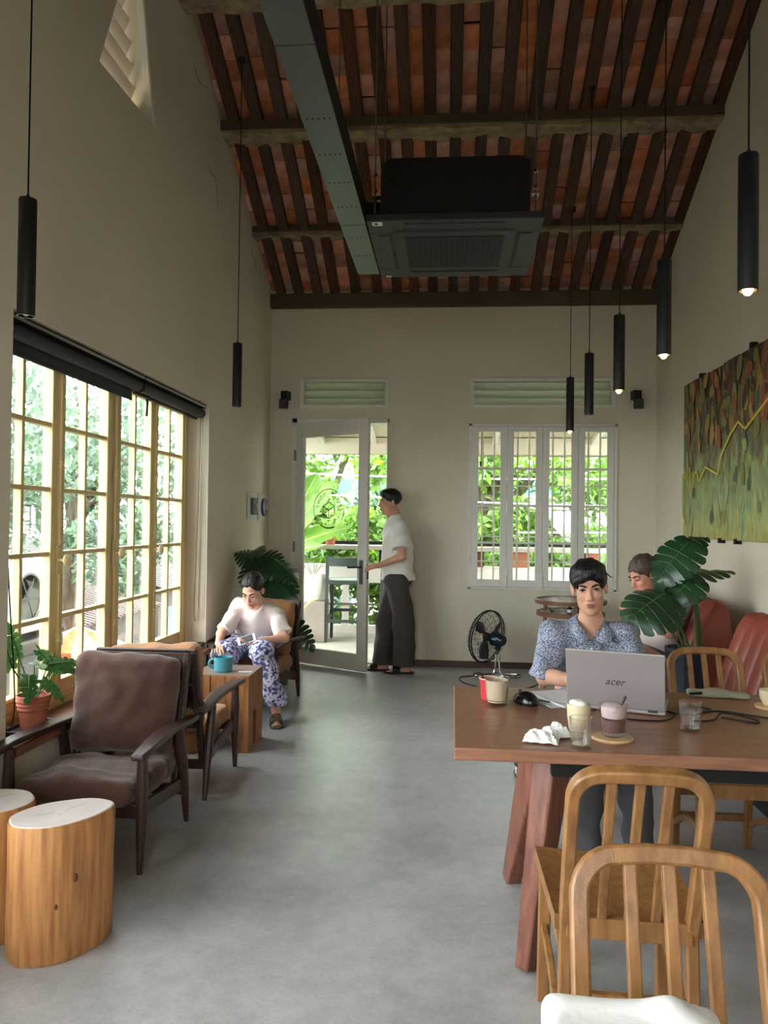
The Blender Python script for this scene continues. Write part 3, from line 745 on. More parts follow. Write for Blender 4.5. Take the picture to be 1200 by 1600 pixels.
# ------------------------------------------------------------------ roller blinds
M_blind = mat('charcoal_blind', (42, 45, 52), .7, bump=.1, bscale=300)
M_alu = mat('aluminium', (190, 190, 188), .3, .9)
def blind(y0, y1, drop, label):
    t = thing('roller_blind', label, 'blind', (XL - .07, (y0 + y1) / 2, 2.13), 0, 'roller blinds of the left window')
    MB().bb((XL - .10, y0, 2.17), (XL - .015, y1, 2.195)).build('head_rail', M_blackm, t, True, bevel=.004)
    MB().bb((XL - .016, y0, 2.172), (XL - .011, y1, 2.184)).build('rail_trim', M_alu, t, True)
    MB().lathe([(0, 0), (.032, 0), (.032, y1 - y0), (0, y1 - y0)], 16, (XL - .055, y0, 2.135), Matrix.Rotation(R(-90), 4, 'X')).build('fabric_roll', M_blind, t, True, smooth=True)
    for y in (y0 + .004, y1 - .004): MB().lathe([(.035, -.004), (.035, .004)], 16, (XL - .055, y, 2.135), Matrix.Rotation(R(90), 4, 'X')).build('end_cap', M_blackm, t, True)
    if drop:
        MB().bb((XL - .09, y0 + .01, drop), (XL - .087, y1 - .01, 2.14)).build('blind_fabric', M_blind, t, True)
        MB().bb((XL - .094, y0 + .01, drop - .012), (XL - .083, y1 - .01, drop + .006)).build('bottom_bar', M_blind, t, True, bevel=.003)
    else:
        MB().bb((XL - .10, y0 + .01, 2.092), (XL - .075, y1 - .01, 2.106)).build('bottom_bar', M_blackm, t, True, bevel=.003)
    return t
b1 = blind(2.94, 4.30, 2.06, 'charcoal roller blind let down a little over the near half of the yellow window')
b2 = blind(4.32, 5.43, 0, 'charcoal roller blind rolled right up over the far half of the yellow window')
MB().tube(spline([(XL - .035, 5.41, 2.12), (XL - .04, 5.41, 1.5), (XL - .045, 5.405, .75), (XL - .06, 5.4, .64), (XL - .075, 5.4, .75), (XL - .06, 5.41, 1.4), (XL - .05, 5.41, 2.12)], 6), .0035, 5).build('bead_chain', M_rod, b2, True)
MB().tube(spline([(XL - .05, 2.975, 2.12), (XL - .05, 2.97, 1.3), (XL - .05, 2.98, .62), (XL - .04, 3.01, .5), (XL - .035, 3.05, .62), (XL - .045, 2.99, 1.3), (XL - .04, 2.98, 2.12)], 6), .003, 5).build('bead_chain', M_blackm, b1, True)

# ------------------------------------------------------------------ things on the walls
M_plate = mat('plate_white', (205, 205, 196), .45)
M_dial = mat('grey_dial', (84, 88, 88), .4, bump=.2, bscale=60)
for y, round_, lab in ((6.67, 0, 'white wall plate with a square grey dial beside the corner'), (7.03, 1, 'white wall plate with a round grey dial right in the corner')):
    t = thing('wall_switch', lab, 'switch', (XL, y, 1.49), 0, 'two dial plates on the left wall')
    MB().box((.009, 0, 0), (.018, .31, .24)).build('plate', M_plate, t, bevel=.005)
    MB().bb((.018, -.13, -.105), (.021, .13, .105)).build('plate_face', M_plate, t, bevel=.003)
    if round_: MB().lathe([(.085, 0), (.085, .022), (.07, .03), (0, .03)], 20, (.019, 0, 0), Matrix.Rotation(R(90), 4, 'Y')).build('dial', M_dial, t, smooth=True)
    else: MB().bb((.02, -.085, -.075), (.045, .09, .075)).build('dial', M_dial, t, bevel=.012)
    MB().box((.055, 0, 0), (.012, .02, .05), (R(25), 0, 0)).build('pointer', M_plate, t, bevel=.003)
for x, sx, lab in ((-1.596, -1, 'small black loudspeaker high on the back wall left of the door'), (1.727, 1, 'small black loudspeaker high on the back wall right of the window')):
    t = thing('wall_speaker', lab, 'speaker', (x, YB, 2.54), 0, 'two wall loudspeakers')
    MB().box((.008 * -sx, -.05, .035), (.075, .085, .085), (0, 0, R(12 * sx))).build('upper_cabinet', M_black, t, bevel=.006)
    MB().box((-.012 * -sx, -.06, -.045), (.085, .09, .085), (0, 0, R(-16 * sx))).build('lower_cabinet', M_black, t, bevel=.006)
    MB().bb((-.02, -.02, -.03), (.02, 0, .03)).build('bracket', M_blackm, t)
t = thing('light_switch', 'small white light switch on the back wall behind the standing person', 'switch', (-.292, YB, 1.25))
MB().bb((-.022, -.009, -.055), (.022, 0, .055)).build('plate', M_plate, t, bevel=.003); MB().bb((-.012, -.013, -.025), (.012, -.008, .025)).build('rocker', M_plate, t, bevel=.002)

# abstract plank painting on the right wall
PT = thing('painting', 'large abstract brown and green painting on planks with a yellow zigzag line', 'painting', (XR, 5.35, 1.27))
def paint_mat():
    m = bpy.data.materials.new('abstract_paint'); m.use_nodes = True; t = m.node_tree; b = t.nodes['Principled BSDF']; L = t.links.new
    b.inputs['Roughness'].default_value = .55
    g = _n(t, 'ShaderNodeNewGeometry'); sep = _n(t, 'ShaderNodeSeparateXYZ'); L(g.outputs['Position'], sep.inputs[0])
    zr = _n(t, 'ShaderNodeMapRange'); zr.inputs['From Min'].default_value = 1.27; zr.inputs['From Max'].default_value = 2.5; L(sep.outputs['Z'], zr.inputs['Value'])
    n0 = _n(t, 'ShaderNodeTexNoise'); n0.inputs['Scale'].default_value = 5; n0.inputs['Detail'].default_value = 6
    mp = _n(t, 'ShaderNodeMapping'); mp.inputs['Scale'].default_value = (1, 3.2, 1); L(g.outputs['Position'], mp.inputs['Vector']); L(mp.outputs[0], n0.inputs['Vector'])
    ad = _n(t, 'ShaderNodeMath', operation='ADD'); mu = _n(t, 'ShaderNodeMath', operation='MULTIPLY_ADD'); mu.inputs[1].default_value = .9; mu.inputs[2].default_value = -.45
    L(n0.outputs['Fac'], mu.inputs[0]); L(zr.outputs[0], ad.inputs[0]); L(mu.outputs[0], ad.inputs[1])
    rp = _n(t, 'ShaderNodeValToRGB'); e = rp.color_ramp.elements; e[0].position = 0; e[0].color = (*lin((164, 160, 84)), 1); e[1].position = 1; e[1].color = (*lin((70, 48, 34)), 1)
    for p, c in ((.1, (168, 176, 110)), (.25, (128, 150, 104)), (.38, (150, 162, 92)), (.5, (104, 112, 78)), (.58, (120, 104, 66)), (.68, (84, 64, 48)), (.8, (132, 96, 56)), (.9, (58, 42, 32))):
        k = e.new(p); k.color = (*lin(c), 1)
    L(ad.outputs[0], rp.inputs['Fac'])
    # elongated cells: red, ochre, teal shapes with pale outlines
    mp2 = _n(t, 'ShaderNodeMapping'); mp2.inputs['Scale'].default_value = (1, 8.5, 4.6); L(g.outputs['Position'], mp2.inputs['Vector'])
    nz = _n(t, 'ShaderNodeTexNoise'); nz.inputs['Scale'].default_value = 1.4; L(mp2.outputs[0], nz.inputs['Vector'])
    va = _n(t, 'ShaderNodeVectorMath', operation='ADD'); L(mp2.outputs[0], va.inputs[0]); L(nz.outputs['Color'], va.inputs[1])
    vo = _n(t, 'ShaderNodeTexVoronoi'); L(va.outputs[0], vo.inputs['Vector']); vo.inputs['Scale'].default_value = 1.0
    r2 = _n(t, 'ShaderNodeValToRGB'); r2.color_ramp.interpolation = 'CONSTANT'; e = r2.color_ramp.elements
    e[0].position = 0; e[0].color = (*lin((140, 62, 40)), 1); e[1].position = .14; e[1].color = (*lin((52, 44, 34)), 1)
    for p, c in ((.3, (150, 118, 54)), (.45, (62, 78, 66)), (.6, (96, 66, 42)), (.75, (126, 122, 66)), (.88, (58, 50, 40))):
        k = e.new(p); k.color = (*lin(c), 1)
    sc = _n(t, 'ShaderNodeSeparateColor'); L(vo.outputs['Color'], sc.inputs[0]); L(sc.outputs[0], r2.inputs['Fac'])
    mk = _n(t, 'ShaderNodeMapRange'); mk.inputs['From Min'].default_value = .18; mk.inputs['From Max'].default_value = .75; mk.inputs['To Max'].default_value = .95; L(zr.outputs[0], mk.inputs['Value'])
    lt = _n(t, 'ShaderNodeMath', operation='LESS_THAN'); lt.inputs[1].default_value = .42; L(vo.outputs['Distance'], lt.inputs[0])
    m3 = _n(t, 'ShaderNodeMath', operation='MULTIPLY'); L(mk.outputs[0], m3.inputs[0]); L(lt.outputs[0], m3.inputs[1])
    mx = _n(t, 'ShaderNodeMix', data_type='RGBA'); L(m3.outputs[0], mx.inputs[0]); L(rp.outputs[0], mx.inputs[6]); L(r2.outputs[0], mx.inputs[7])
    # thin pale and dark brush strokes
    mp3 = _n(t, 'ShaderNodeMapping'); mp3.inputs['Scale'].default_value = (1, 34, 9); L(g.outputs['Position'], mp3.inputs['Vector'])
    n3 = _n(t, 'ShaderNodeTexNoise'); n3.inputs['Scale'].default_value = 1; n3.inputs['Detail'].default_value = 3; L(mp3.outputs[0], n3.inputs['Vector'])
    r3 = _n(t, 'ShaderNodeValToRGB'); e = r3.color_ramp.elements; e[0].position = .3; e[0].color = (.35, .33, .28, 1); e[1].position = .7; e[1].color = (1.35, 1.35, 1.2, 1)
    k = e.new(.5); k.color = (1, 1, 1, 1); k = e.new(.66); k.color = (1, 1, 1, 1); L(n3.outputs['Fac'], r3.inputs['Fac'])
    mx2 = _n(t, 'ShaderNodeMix', data_type='RGBA', blend_type='MULTIPLY'); mx2.inputs[0].default_value = .55; L(mx.outputs[2], mx2.inputs[6]); L(r3.outputs[0], mx2.inputs[7])
    L(mx2.outputs[2], b.inputs['Base Color']); return m
M_paint = paint_mat(); M_zig = mat('yellow_paint_stroke', (206, 190, 70), .6)
pe = [6.415 - .3 * i for i in range(9)]
for i in range(8):
    MB().bb((XR - .03 - .002 * (i % 2), pe[i + 1] + .002, 1.27), (XR - .004, pe[i] - .002, 2.50 - .004 * (i % 3))).build('plank', M_paint, PT, True, bevel=.003)
fx = XR - .041
zg = [(6.32, 1.38), (6.39, 1.45), (6.405, 1.6), (6.39, 1.78), (6.35, 1.765), (6.30, 1.74), (6.22, 1.83), (6.18, 1.58), (6.10, 1.76), (6.04, 1.78), (5.98, 1.70), (5.84, 1.80), (5.58, 1.73), (5.52, 1.85), (5.35, 1.98), (5.2, 2.05), (5.08, 1.99), (4.82, 2.09), (4.55, 2.2), (4.3, 2.12)]
MB().sweep([(fx, y, z) for y, z in zg], .017, .005, (1, 0, 0)).build('zigzag_stroke', M_zig, PT, True, label='yellow zigzag line')
def daubs(nm, cols, n, zlo, zhi, s):
    r = random.Random(n); P = [(4.05 + 2.3 * r.random(), zlo + (zhi - zlo) * r.random() ** .8, (.012 + .03 * r.random()) * s, (.03 + .06 * r.random()) * s, r.uniform(-.35, .35)) for _ in range(n)]
    def ell(m, y, z, a, b, q, x, d):
        k = 12; c = []
        for i in range(k):
            t_ = 2 * PI * i / k; u, v = (a + d) * math.cos(t_) * (1 + .15 * math.sin(2 * t_ + q * 9)), (b + d) * math.sin(t_); c.append((XR - x, y + u * math.cos(q) - v * math.sin(q), min(2.49, max(1.28, z + u * math.sin(q) + v * math.cos(q)))))
        m.add(c, [tuple(range(k))])
    o = MB(); M_ = [MB() for _ in cols]
    for i, p in enumerate(P):
        p = (min(max(p[0], 4.1), 6.37),) + p[1:]
        ell(o, *p, .0338 + .00004 * i, .006); ell(M_[i % len(cols)], *p, .0342 + .00004 * i, 0)
    o.build(nm, mat('ochre_outline', (150, 132, 72), .6), PT, True, kind='stuff', fix=False)
    for m, c in zip(M_, cols): m.build(nm, mat('daub_%s' % {0: 'brick', 1: 'umber', 2: 'ochre', 3: 'slate', 4: 'olive', 5: 'sage'}[ALLC.index(c)], c, .6), PT, True, kind='stuff', fix=False)
ALLC = [(150, 66, 46), (58, 46, 36), (164, 130, 64), (66, 84, 74), (122, 122, 66), (150, 166, 104)]
daubs('paint_daubs', ALLC[:5], 150, 1.95, 2.46, 1.0); daubs('lower_daubs', [ALLC[4], ALLC[5], ALLC[3]], 40, 1.32, 1.9, 1.0)
for y, z in ((5.98, 2.5), (5.0, 2.505), (5.55, 1.262), (5.25, 1.262)): MB().bb((XR - .045, y - .015, z - .015), (XR - .002, y + .015, z + .02)).build('clip', M_blackm, PT, True)

# ------------------------------------------------------------------ low armchairs
M_dark = wood('dark_stained_wood', (74, 50, 44), (46, 31, 29), (8, 1.4, 8), .38, 9)
M_brown = mat('brown_corduroy', (100, 74, 64), .95, spec=.1, bump=.35, bscale=120, var=.25, vscale=7, sheen=.35)
M_tan = mat('tan_fabric', (178, 128, 84), .95, spec=.1, bump=.3, bscale=110, var=.2, vscale=6, sheen=.3)
def armchair(label, fabric, loc, rz):
    t = thing('armchair', label, 'armchair', loc, rz, 'low wooden armchairs by the window')
    for s in (-1, 1):
        x = .27 * s
        MB().tube([(x, .262, 0), (x, .255, .18), (x, .25, .33), (x, .25, .455)], [.011, .02, .024, .019], 10).build('leg', M_dark, t, smooth=True)
        MB().tube([(x, -.265, 0), (x, -.235, .16), (x, -.20, .30), (x, -.155, .455)], [.011, .02, .024, .019], 10).build('leg', M_dark, t, smooth=True)
        P = [(x + .012 * s, .335, .462), (x + .014 * s, .24, .472), (x + .004 * s, .1, .474), (x - .004 * s, -.08, .468), (x, -.25, .452), (x, -.36, .447)]
        k = spline([(p[0], p[1], p[2]) for p in P], 4); n = len(k)
        MB().sweep(k, [.05 + .024 * math.sin(PI * min(1, i / n * 1.15)) for i in range(n)], .024, (0, 0, 1)).build('armrest', M_dark, t, bevel=.008)
        MB().bar((x - .012 * s, .25, .235), (x - .012 * s, -.215, .185), .022, .055).build('side_rail', M_dark, t, bevel=.004)
    MB().bar((-.27, .25, .235), (.27, .25, .235), .022, .055, (0, 0, 1)).build('front_rail', M_dark, t, bevel=.004)
    MB().bar((-.27, -.22, .16), (.27, -.22, .16), .022, .045, (0, 0, 1)).build('rear_stretcher', M_dark, t, bevel=.004)
    # back frame: two raking stiles, top board, two slats
    b = Vector((0, -.20, .17)); e = Vector((0, -.352, .735)); bx = Matrix.Rotation(math.atan2(.152, .565), 3, 'X')
    for s in (-1, 1): MB().bar(b + Vector((.235 * s, 0, 0)), e + Vector((.235 * s, 0, 0)), .028, .036, (0, 1, 0)).build('back_stile', M_dark, t, bevel=.005)
    for f, hh in ((.97, .05), (.66, .05), (.38, .05)): MB().box(b.lerp(e, f) + Vector((0, .004, 0)), (.49, .02, hh), bx).build('back_slat', M_dark, t, bevel=.004)
    MB().box(b.lerp(e, .62) + Vector((0, .012, 0)), (.44, .008, .36), bx).build('back_panel', M_dark, t)
    # cushions
    s = SDF((-.30, -.34, .17), (.30, .34, .42), .011)
    Ms = Matrix.Rotation(R(5), 3, 'X')
    s.box((0, .035, .285), (.485, .54, .105), Ms, .045).ell((0, .05, .31), (.22, .24, .045), Ms, .05).folds(.013, 17, 3, 2.5).folds(.004, 45, 8, 2)
    s.mesh('seat_cushion', fabric, t2(t))
    s = SDF((-.30, -.46, .25), (.30, -.02, .82), .011)
    Mb = Matrix.Rotation(R(14.5), 3, 'X')
    s.box((0, -.225, .535), (.47, .125, .43), Mb, .05).ell((0, -.175, .53), (.19, .055, .17), Mb, .05).folds(.011, 15, 5, 2.5).folds(.003, 50, 8, 2)
    s.mesh('back_cushion', fabric, t2(t))
    return t
class t2:                                            # lets an implicit surface stay in the rotated thing's own coordinates
    def __init__(s, o): s.o = o
_om = SDF.mesh
def _lm(s, name, material, parent, *a, **k):
    if isinstance(parent, t2):
        o = _om(s, name, material, None, *a, **k); o.parent = parent.o; return o
    return _om(s, name, material, parent, *a, **k)
SDF.mesh = _lm
AC1 = armchair('low dark wood armchair with thick brown cushions, nearest the camera', M_brown, (-1.44, 3.14, 0), PI)
armchair('low dark wood armchair with tan cushions seen from behind, facing the wooden block', M_tan, (-1.44, 3.93, 0), 0)
armchair('low dark wood armchair with tan cushions that the woman in white sits in', M_tan, (-1.46, 5.70, 0), R(172))

# ------------------------------------------------------------------ log stools and the wooden block table
M_log = mat('peeled_log', (198, 142, 88), .5, spec=.35, bump=.2, bscale=14, col2=(150, 98, 58), vscale=9, stretch=(5, 5, .4), detail=9, ramp=(.3, .62))
M_cut = mat('log_end_grain', (222, 212, 206), .6, spec=.25, var=.14, vscale=8, bump=.05, bscale=30)
def log_stool(label, x, y, h, rx_, ry_, rot, seed):
    t = thing('log_stool', label, 'stool', (x, y, 0), rot, 'log stools')
    w = lambda a, z: 1 + .05 * math.sin(2 * a + seed) + .035 * math.sin(3 * a + seed * 2) + .012 * math.sin(7 * a + seed + z * 3) + .02 * (z / h - .5) * math.sin(a + seed)
    S = Matrix.Diagonal((rx_, ry_, 1))
    MB().lathe([(.94, 0), (.985, .012), (1.0, h * .3), (.985, h * .6), (1.0, h - .012), (.975, h)], 40, M=S, wob=w).build('trunk', M_log, t, smooth=True)
    MB().lathe([(.968, h), (.94, h + .0025), (.5, h + .003), (0, h + .003)], 40, M=S, wob=w).build('cut_top', M_cut, t)
    c = MB()
    for a, l in ((.5, .7), (2.9, .55), (4.4, .35)): c.bar((rx_ * .12 * math.cos(a), ry_ * .12 * math.sin(a), h + .003), (rx_ * l * math.cos(a + .1), ry_ * l * math.sin(a + .1), h + .003), .0018, .0006, w1=.0005)
    c.build('drying_crack', mat('crack_brown', (156, 142, 130), .9), t)
    k = MB()
    for a, z in ((-1.1 - rot, h * .42), (-1.7 - rot, h * .75), (-.75 - rot, h * .6)): k.ball((rx_ * .985 * math.cos(a), ry_ * .985 * math.sin(a), z), (.007, .006, .014), 8, 6)
    k.build('knot', mat('knot_brown', (92, 56, 30), .7), t)
log_stool('peeled log stool with a pale cut top, standing whole in front of the brown armchair', -1.226, 2.372, .42, .158, .115, R(38), .6)
log_stool('peeled log stool with pale cut top, half cut off by the left edge', -1.515, 2.42, .425, .155, .125, R(25), 2.3)
M_teak = wood('oiled_teak', (176, 122, 76), (128, 82, 48), (16, 16, 1.2), .45, 5)
M_teakt = wood('worn_teak_top', (150, 128, 112), (112, 92, 80), (2, 16, 16), .35, 5)
t = thing('block_table', 'square solid wood block side table with splayed cut feet and a grey worn top', 'table', (-1.33, 4.60, 0))
def slab(x0, x1, nm='slab'):                          # front boards with a tapered cut between the feet
    return MB().prism([(x0, .06), (x0, .448), (x1, .448), (x1, .06)], -.17, .17, axis='Y')
MB().prism([(-.172, 0), (-.172, .448), (-.062, .448), (-.062, .2), (-.1, 0)], -.17, .17, axis='Y').build('slab', M_teak, t, bevel=.004)
MB().prism([(-.058, .2), (-.058, .448), (.172, .448), (.172, 0), (.088, 0), (.05, .12), (.0, .2)], -.17, -.055, axis='Y').build('slab', M_teak, t, bevel=.004)
MB().prism([(-.058, .2), (-.058, .448), (.172, .448), (.172, 0), (.088, 0), (.05, .12), (.0, .2)], .04, .17, axis='Y').build('slab', M_teak, t, bevel=.004)
MB().prism([(-.058, .25), (-.058, .448), (.171, .448), (.171, .22)], -.055, .04, axis='Y').build('slab', M_teak, t)
MB().bb((-.171, -.169, .448), (.171, .169, .451)).build('worn_top', M_teakt, t)
# ------------------------------------------------------------------ big table
M_tab = wood('reddish_table_top', (158, 112, 86), (122, 82, 62), (1.1, 11, 11), .36, 5, .05, .45)
M_leg = wood('reddish_leg', (144, 92, 74), (106, 62, 50), (8, 8, 1.2), .4, 6, .08)
M_oak = wood('honey_wood', (168, 120, 72), (124, 84, 48), (9, 9, 1.3), .36, 5, .06, .5)
TZ = .73
t = thing('cafe_table', 'long reddish brown wooden table with splayed plank legs, set with a laptop and glasses', 'table', (.9, 2.6, 0))
MB().prism([(.02, 2.179), (1.78, 2.179), (1.78, 3.01), (.024, 3.01)], TZ - .036, TZ).build('tabletop', M_tab, t, True, bevel=.004)
for x, d in ((.25, 1), (1.52, -1)):
    for (fy, ty, f) in ((2.99, 2.66, 1), (2.40, 2.52, 0)):
        MB().bar((x, fy, 0), (x + .10 * d, ty, TZ - .037), .055 if f else .05, .06, (0, 0, 1), .12 if f else .09, .17 if f else .12).build('leg', M_leg, t, True, bevel=.009)
MB().bb((.30, 2.235, .642), (1.6, 2.275, TZ - .036)).build('steel_rail', M_blackm, t, True)
MB().bb((.30, 2.62, .642), (1.6, 2.66, TZ - .036)).build('steel_rail', M_blackm, t, True)

# ------------------------------------------------------------------ slat-back chairs
def chair_proto(label, loc, rz):
    t = thing('slat_back_chair', label, 'chair', loc, rz, 'honey wood slat back chairs')
    sh = .425; top = .825; hw = .146
    yb = lambda z: -.175 - .145 * ((z - .40) / .425) if z > .4 else -.175 - .02 * (.4 - z) / .4
    # back frame: one bent hoop, wide section
    P = [(-hw - .004, yb(0), 0), (-hw - .002, yb(.2), .2), (-hw, yb(.4), .40), (-hw, yb(.6), .6), (-hw, yb(.73), .73)]
    r = .066; cz = top - .017 - r
    for i in range(1, 8):
        a = PI - PI / 2 * i / 8; z = cz + r * math.sin(a); P.append((-hw + r + r * math.cos(a), yb(z), z))
    P = [p for p in P if p[2] <= cz + .001 or p[2] > cz]
    P.append((-hw + r, yb(cz + r), cz + r)); Q = P + [(-.03, yb(cz + r) - .004, cz + r + .003), (.03, yb(cz + r) - .004, cz + r + .003)] + [(-p[0], p[1], p[2]) for p in P[::-1]]
    n = len(Q); MB().sweep(Q, [.031 if abs(q[0]) < hw - .01 else .030 for q in Q], .034, (0, .947, .322)).build('back_frame', M_oak, t, bevel=.005, smooth=True, sharp=30)
    for x in (-.062, 0, .062):
        k = [(x, yb(z) - .001 + .004 * math.sin((z - .42) * 8), z) for z in (.42, .5, .6, .7, cz + r - .006)]
        MB().sweep(k, .022, .016, (0, 1, .3)).build('back_slat', M_oak, t, bevel=.003)
    MB().bar((-hw, yb(.42), .405), (hw, yb(.42), .405), .03, .05).build('rear_seat_rail', M_oak, t, bevel=.004)
    # dished seat
    nx, ny = 12, 8; vs = []; fs = []
    for s in (0, 1):
        for j in range(ny + 1):
            for i in range(nx + 1):
                u = i / nx * 2 - 1; v = j / ny; w = .172 + .018 * v; y = -.185 + .385 * v
                z = sh - .018 * (1 - u * u) * (1 - (2 * v - .9) ** 2 * .8) + .006 * abs(u) ** 3
                vs.append((u * w, y, z if not s else sh - .032))
    o = (nx + 1) * (ny + 1); A = lambda i, j, s: s * o + j * (nx + 1) + i
    for j in range(ny):
        for i in range(nx):
            fs.append((A(i, j, 0), A(i + 1, j, 0), A(i + 1, j + 1, 0), A(i, j + 1, 0))); fs.append((A(i, j + 1, 1), A(i + 1, j + 1, 1), A(i + 1, j, 1), A(i, j, 1)))
    for i in range(nx): fs += [(A(i, 0, 0), A(i, 0, 1), A(i + 1, 0, 1), A(i + 1, 0, 0)), (A(i + 1, ny, 0), A(i + 1, ny, 1), A(i, ny, 1), A(i, ny, 0))]
    for j in range(ny): fs += [(A(0, j + 1, 0), A(0, j + 1, 1), A(0, j, 1), A(0, j, 0)), (A(nx, j, 0), A(nx, j, 1), A(nx, j + 1, 1), A(nx, j + 1, 0))]
    MB().add(vs, fs).build('seat', M_oak, t, smooth=True)
    for s in (-1, 1):
        x = .165 * s
        MB().bar((x, .19, 0), (x - .004 * s, .178, sh - .03), .034, .034, (0, 1, 0)).build('leg', M_oak, t, bevel=.004)
        MB().bar((x - .01 * s, -.17, .37), (x - .004 * s, .17, .385), .02, .05).build('side_rail', M_oak, t, bevel=.003)
        k = spline([(x - .012 * s, -.185, .10), (x - .008 * s, -.05, .17), (x - .004 * s, .08, .205), (x, .18, .215)], 5)
        MB().sweep(k, .024, .018, (1, 0, 0)).build('side_stretcher', M_oak, t, bevel=.003)
    MB().bar((-.16, .182, .36), (.16, .182, .36), .02, .055).build('front_rail', M_oak, t, bevel=.003)
    for z in (.13, .235): MB().bar((-hw, yb(z), z), (hw, yb(z), z), .02, .03).build('rear_stretcher', M_oak, t, bevel=.003)
    return t
CH = chair_proto('honey wood slat back chair tucked under the near side of the long table', (.440, 2.06, 0), R(-2))
copy_tree(CH, None, (.352, 1.01, 0), PI + R(-3), 'honey wood slat back chair nearest the camera, behind the white cloth bag')
copy_tree(CH, None, (1.125, 3.20, 0), PI, 'honey wood slat back chair across the table in front of the potted monstera')
copy_tree(CH, None, (1.53, 3.20, 0), PI, 'honey wood slat back chair across the table, cut off by the right edge')
copy_tree(CH, None, (.60, 3.47, 0), PI + R(2), 'honey wood slat back chair hidden under the man with the laptop')

# near table with a white bag, just entering the frame
t = thing('near_table', 'dark wooden table edge below the white cloth bag, nearest the camera', 'table', (.5, .55, 0))
MB().bb((-.1, .05, .655), (1.3, 1.0, .69)).build('tabletop', M_tab, t, True, bevel=.004)
for x in (-.02, 1.22):
    for y in (.12, .62): MB().bb((x - .03, y - .03, 0), (x + .03, y + .03, .655)).build('leg', M_leg, t, True, bevel=.005)
M_cloth = mat('white_cloth', (236, 235, 230), .85, spec=.2, bump=.15, bscale=60)
s = SDF((.06, .80, .66), (.40, 1.10, .80), .006)
s.box((.232, .955, .722), (.22, .14, .062), Matrix.Rotation(R(-4), 3, 'Z'), .016).cap((.15, 1.0, .745), (.28, 1.0, .747), .010, k=.02).cap((.285, .99, .748), (.31, .97, .738), .014, k=.03).folds(.006, 30, 2)
b = s.mesh('cloth_bag', M_cloth, None); tag(b, 'folded white cloth bag on the near table at the bottom edge', 'bag')
s = SDF((.34, .80, .66), (.62, 1.08, .80), .006); s.ell((.485, .94, .715), (.10, .06, .032)).ell((.485, .94, .70), (.10, .07, .022))
b = s.mesh('pale_blue_cap', mat('pale_blue_cloth', (186, 192, 214), .85), None); tag(b, 'pale blue cloth cap on the near table at the bottom right corner', 'cap')

# ------------------------------------------------------------------ laptop, papers, mouse
M_lap = mat('laptop_silver', (164, 156, 154), .42, .35, spec=.5)
M_lapk = mat('laptop_keys', (60, 60, 62), .5)
Lz = math.atan2(-.093, .293)
LP = thing('laptop', 'open silver laptop in front of the seated man, lid towards the camera', 'laptop', (.566, 2.664, TZ), Lz)
MB().bb((-.16, 0, .002), (.16, .215, .015)).build('base', M_lap, LP, bevel=.004)
MB().bb((-.145, .045, .0145), (.145, .13, .016)).build('keyboard', M_lapk, LP)
MB().bb((-.05, .14, .0145), (.05, .20, .0158)).build('touchpad', M_lap, LP)
ld = thing('lid', None, None); ld.parent = LP; ld.location = (0, .004, .015); ld.rotation_euler = (R(15), 0, 0)
MB().bb((-.16, -.004, 0), (.16, .003, .203)).build('lid_shell', M_lap, ld, bevel=.003)
MB().bb((-.152, .003, .008), (.152, .0036, .197)).build('screen', M_blackm, ld)
text_mesh('lid_logo', 'acer', .036, M_lapk, ld, Matrix.Translation((0, -.0044, .095)) @ Matrix.Rotation(R(90), 4, 'X'), shear=.35)
for x in (-.12, .12): MB().tube([(x - .015, .003, .014), (x + .015, .003, .014)], .006, 8).build('hinge', M_lapk, LP)
M_paper = mat('paper', (236, 234, 240), .7)
M_film = mat('clear_plastic', (206, 206, 204), .25, spec=.6)
t = thing('notebook', 'open white notebook with a clear plastic cover beside the laptop', 'notebook', (.40, 2.82, TZ), R(24))
MB().bb((-.055, -.13, .001), (.105, .13, .006)).build('page_block', M_paper, t, bevel=.002); MB().bb((-.095, -.11, .001), (-.057, .12, .003)).build('cover', M_film, t)
MB().tube([(-.056, -.13, .006), (-.056, .13, .006)], .004, 8).build('spine', M_film, t)
t = thing('computer_mouse', 'black computer mouse on the left part of the long table', 'mouse', (.273, 2.745, TZ), R(30))
s = SDF((-.05, -.07, -.01), (.05, .07, .06), .004); s.ell((0, 0, .008), (.033, .056, .032)).ell((0, -.012, .012), (.03, .04, .03)).cut((0, 0, .0005), (0, 0, -1))
s.mesh('shell', mat('gloss_black', (16, 16, 17), .2), t2(t)); MB().lathe([(.009, -.003), (.009, .003)], 10, (0, .028, .036), Matrix.Rotation(R(90), 4, 'Y')).build('scroll_wheel', M_lapk, t)
MB().tube(spline([(.012, .05, .012), (.055, .02, .005), (.10, -.06, .004), (.135, -.13, .004), (.15, -.19, .004)], 6), .0028, 6).build('mouse_cord', M_blackm, t)
cb_ = MB().tube(spline([(.72, 2.70, TZ + .006), (.76, 2.655, TZ + .004), (.82, 2.64, TZ + .004), (.87, 2.69, TZ + .004), (.94, 2.70, TZ + .004), (1.08, 2.62, TZ + .004), (1.3, 2.60, TZ + .004)], 8), .0032, 6)
tag(cb_.build('power_cord', M_blackm), 'black power cord running from the laptop to the right edge of the table', 'cord')
cb_ = MB().tube(spline([(.52, 2.60, TZ + .004), (.60, 2.55, TZ + .004), (.70, 2.555, TZ + .004), (.76, 2.63, TZ + .008), (.84, 2.78, TZ + .004), (.90, 2.73, TZ + .004)], 8), .003, 6).tube(spline([(.79, 2.56, TZ + .004), (.86, 2.58, TZ + .004), (.92, 2.66, TZ + .0105), (1.0, 2.60, TZ + .004), (.98, 2.56, TZ + .004), (.90, 2.62, TZ + .004)], 8), .003, 6)
tag(cb_.build('headphone_cord', M_blackm), 'tangled thin black cord looping around behind the water glass', 'cord')

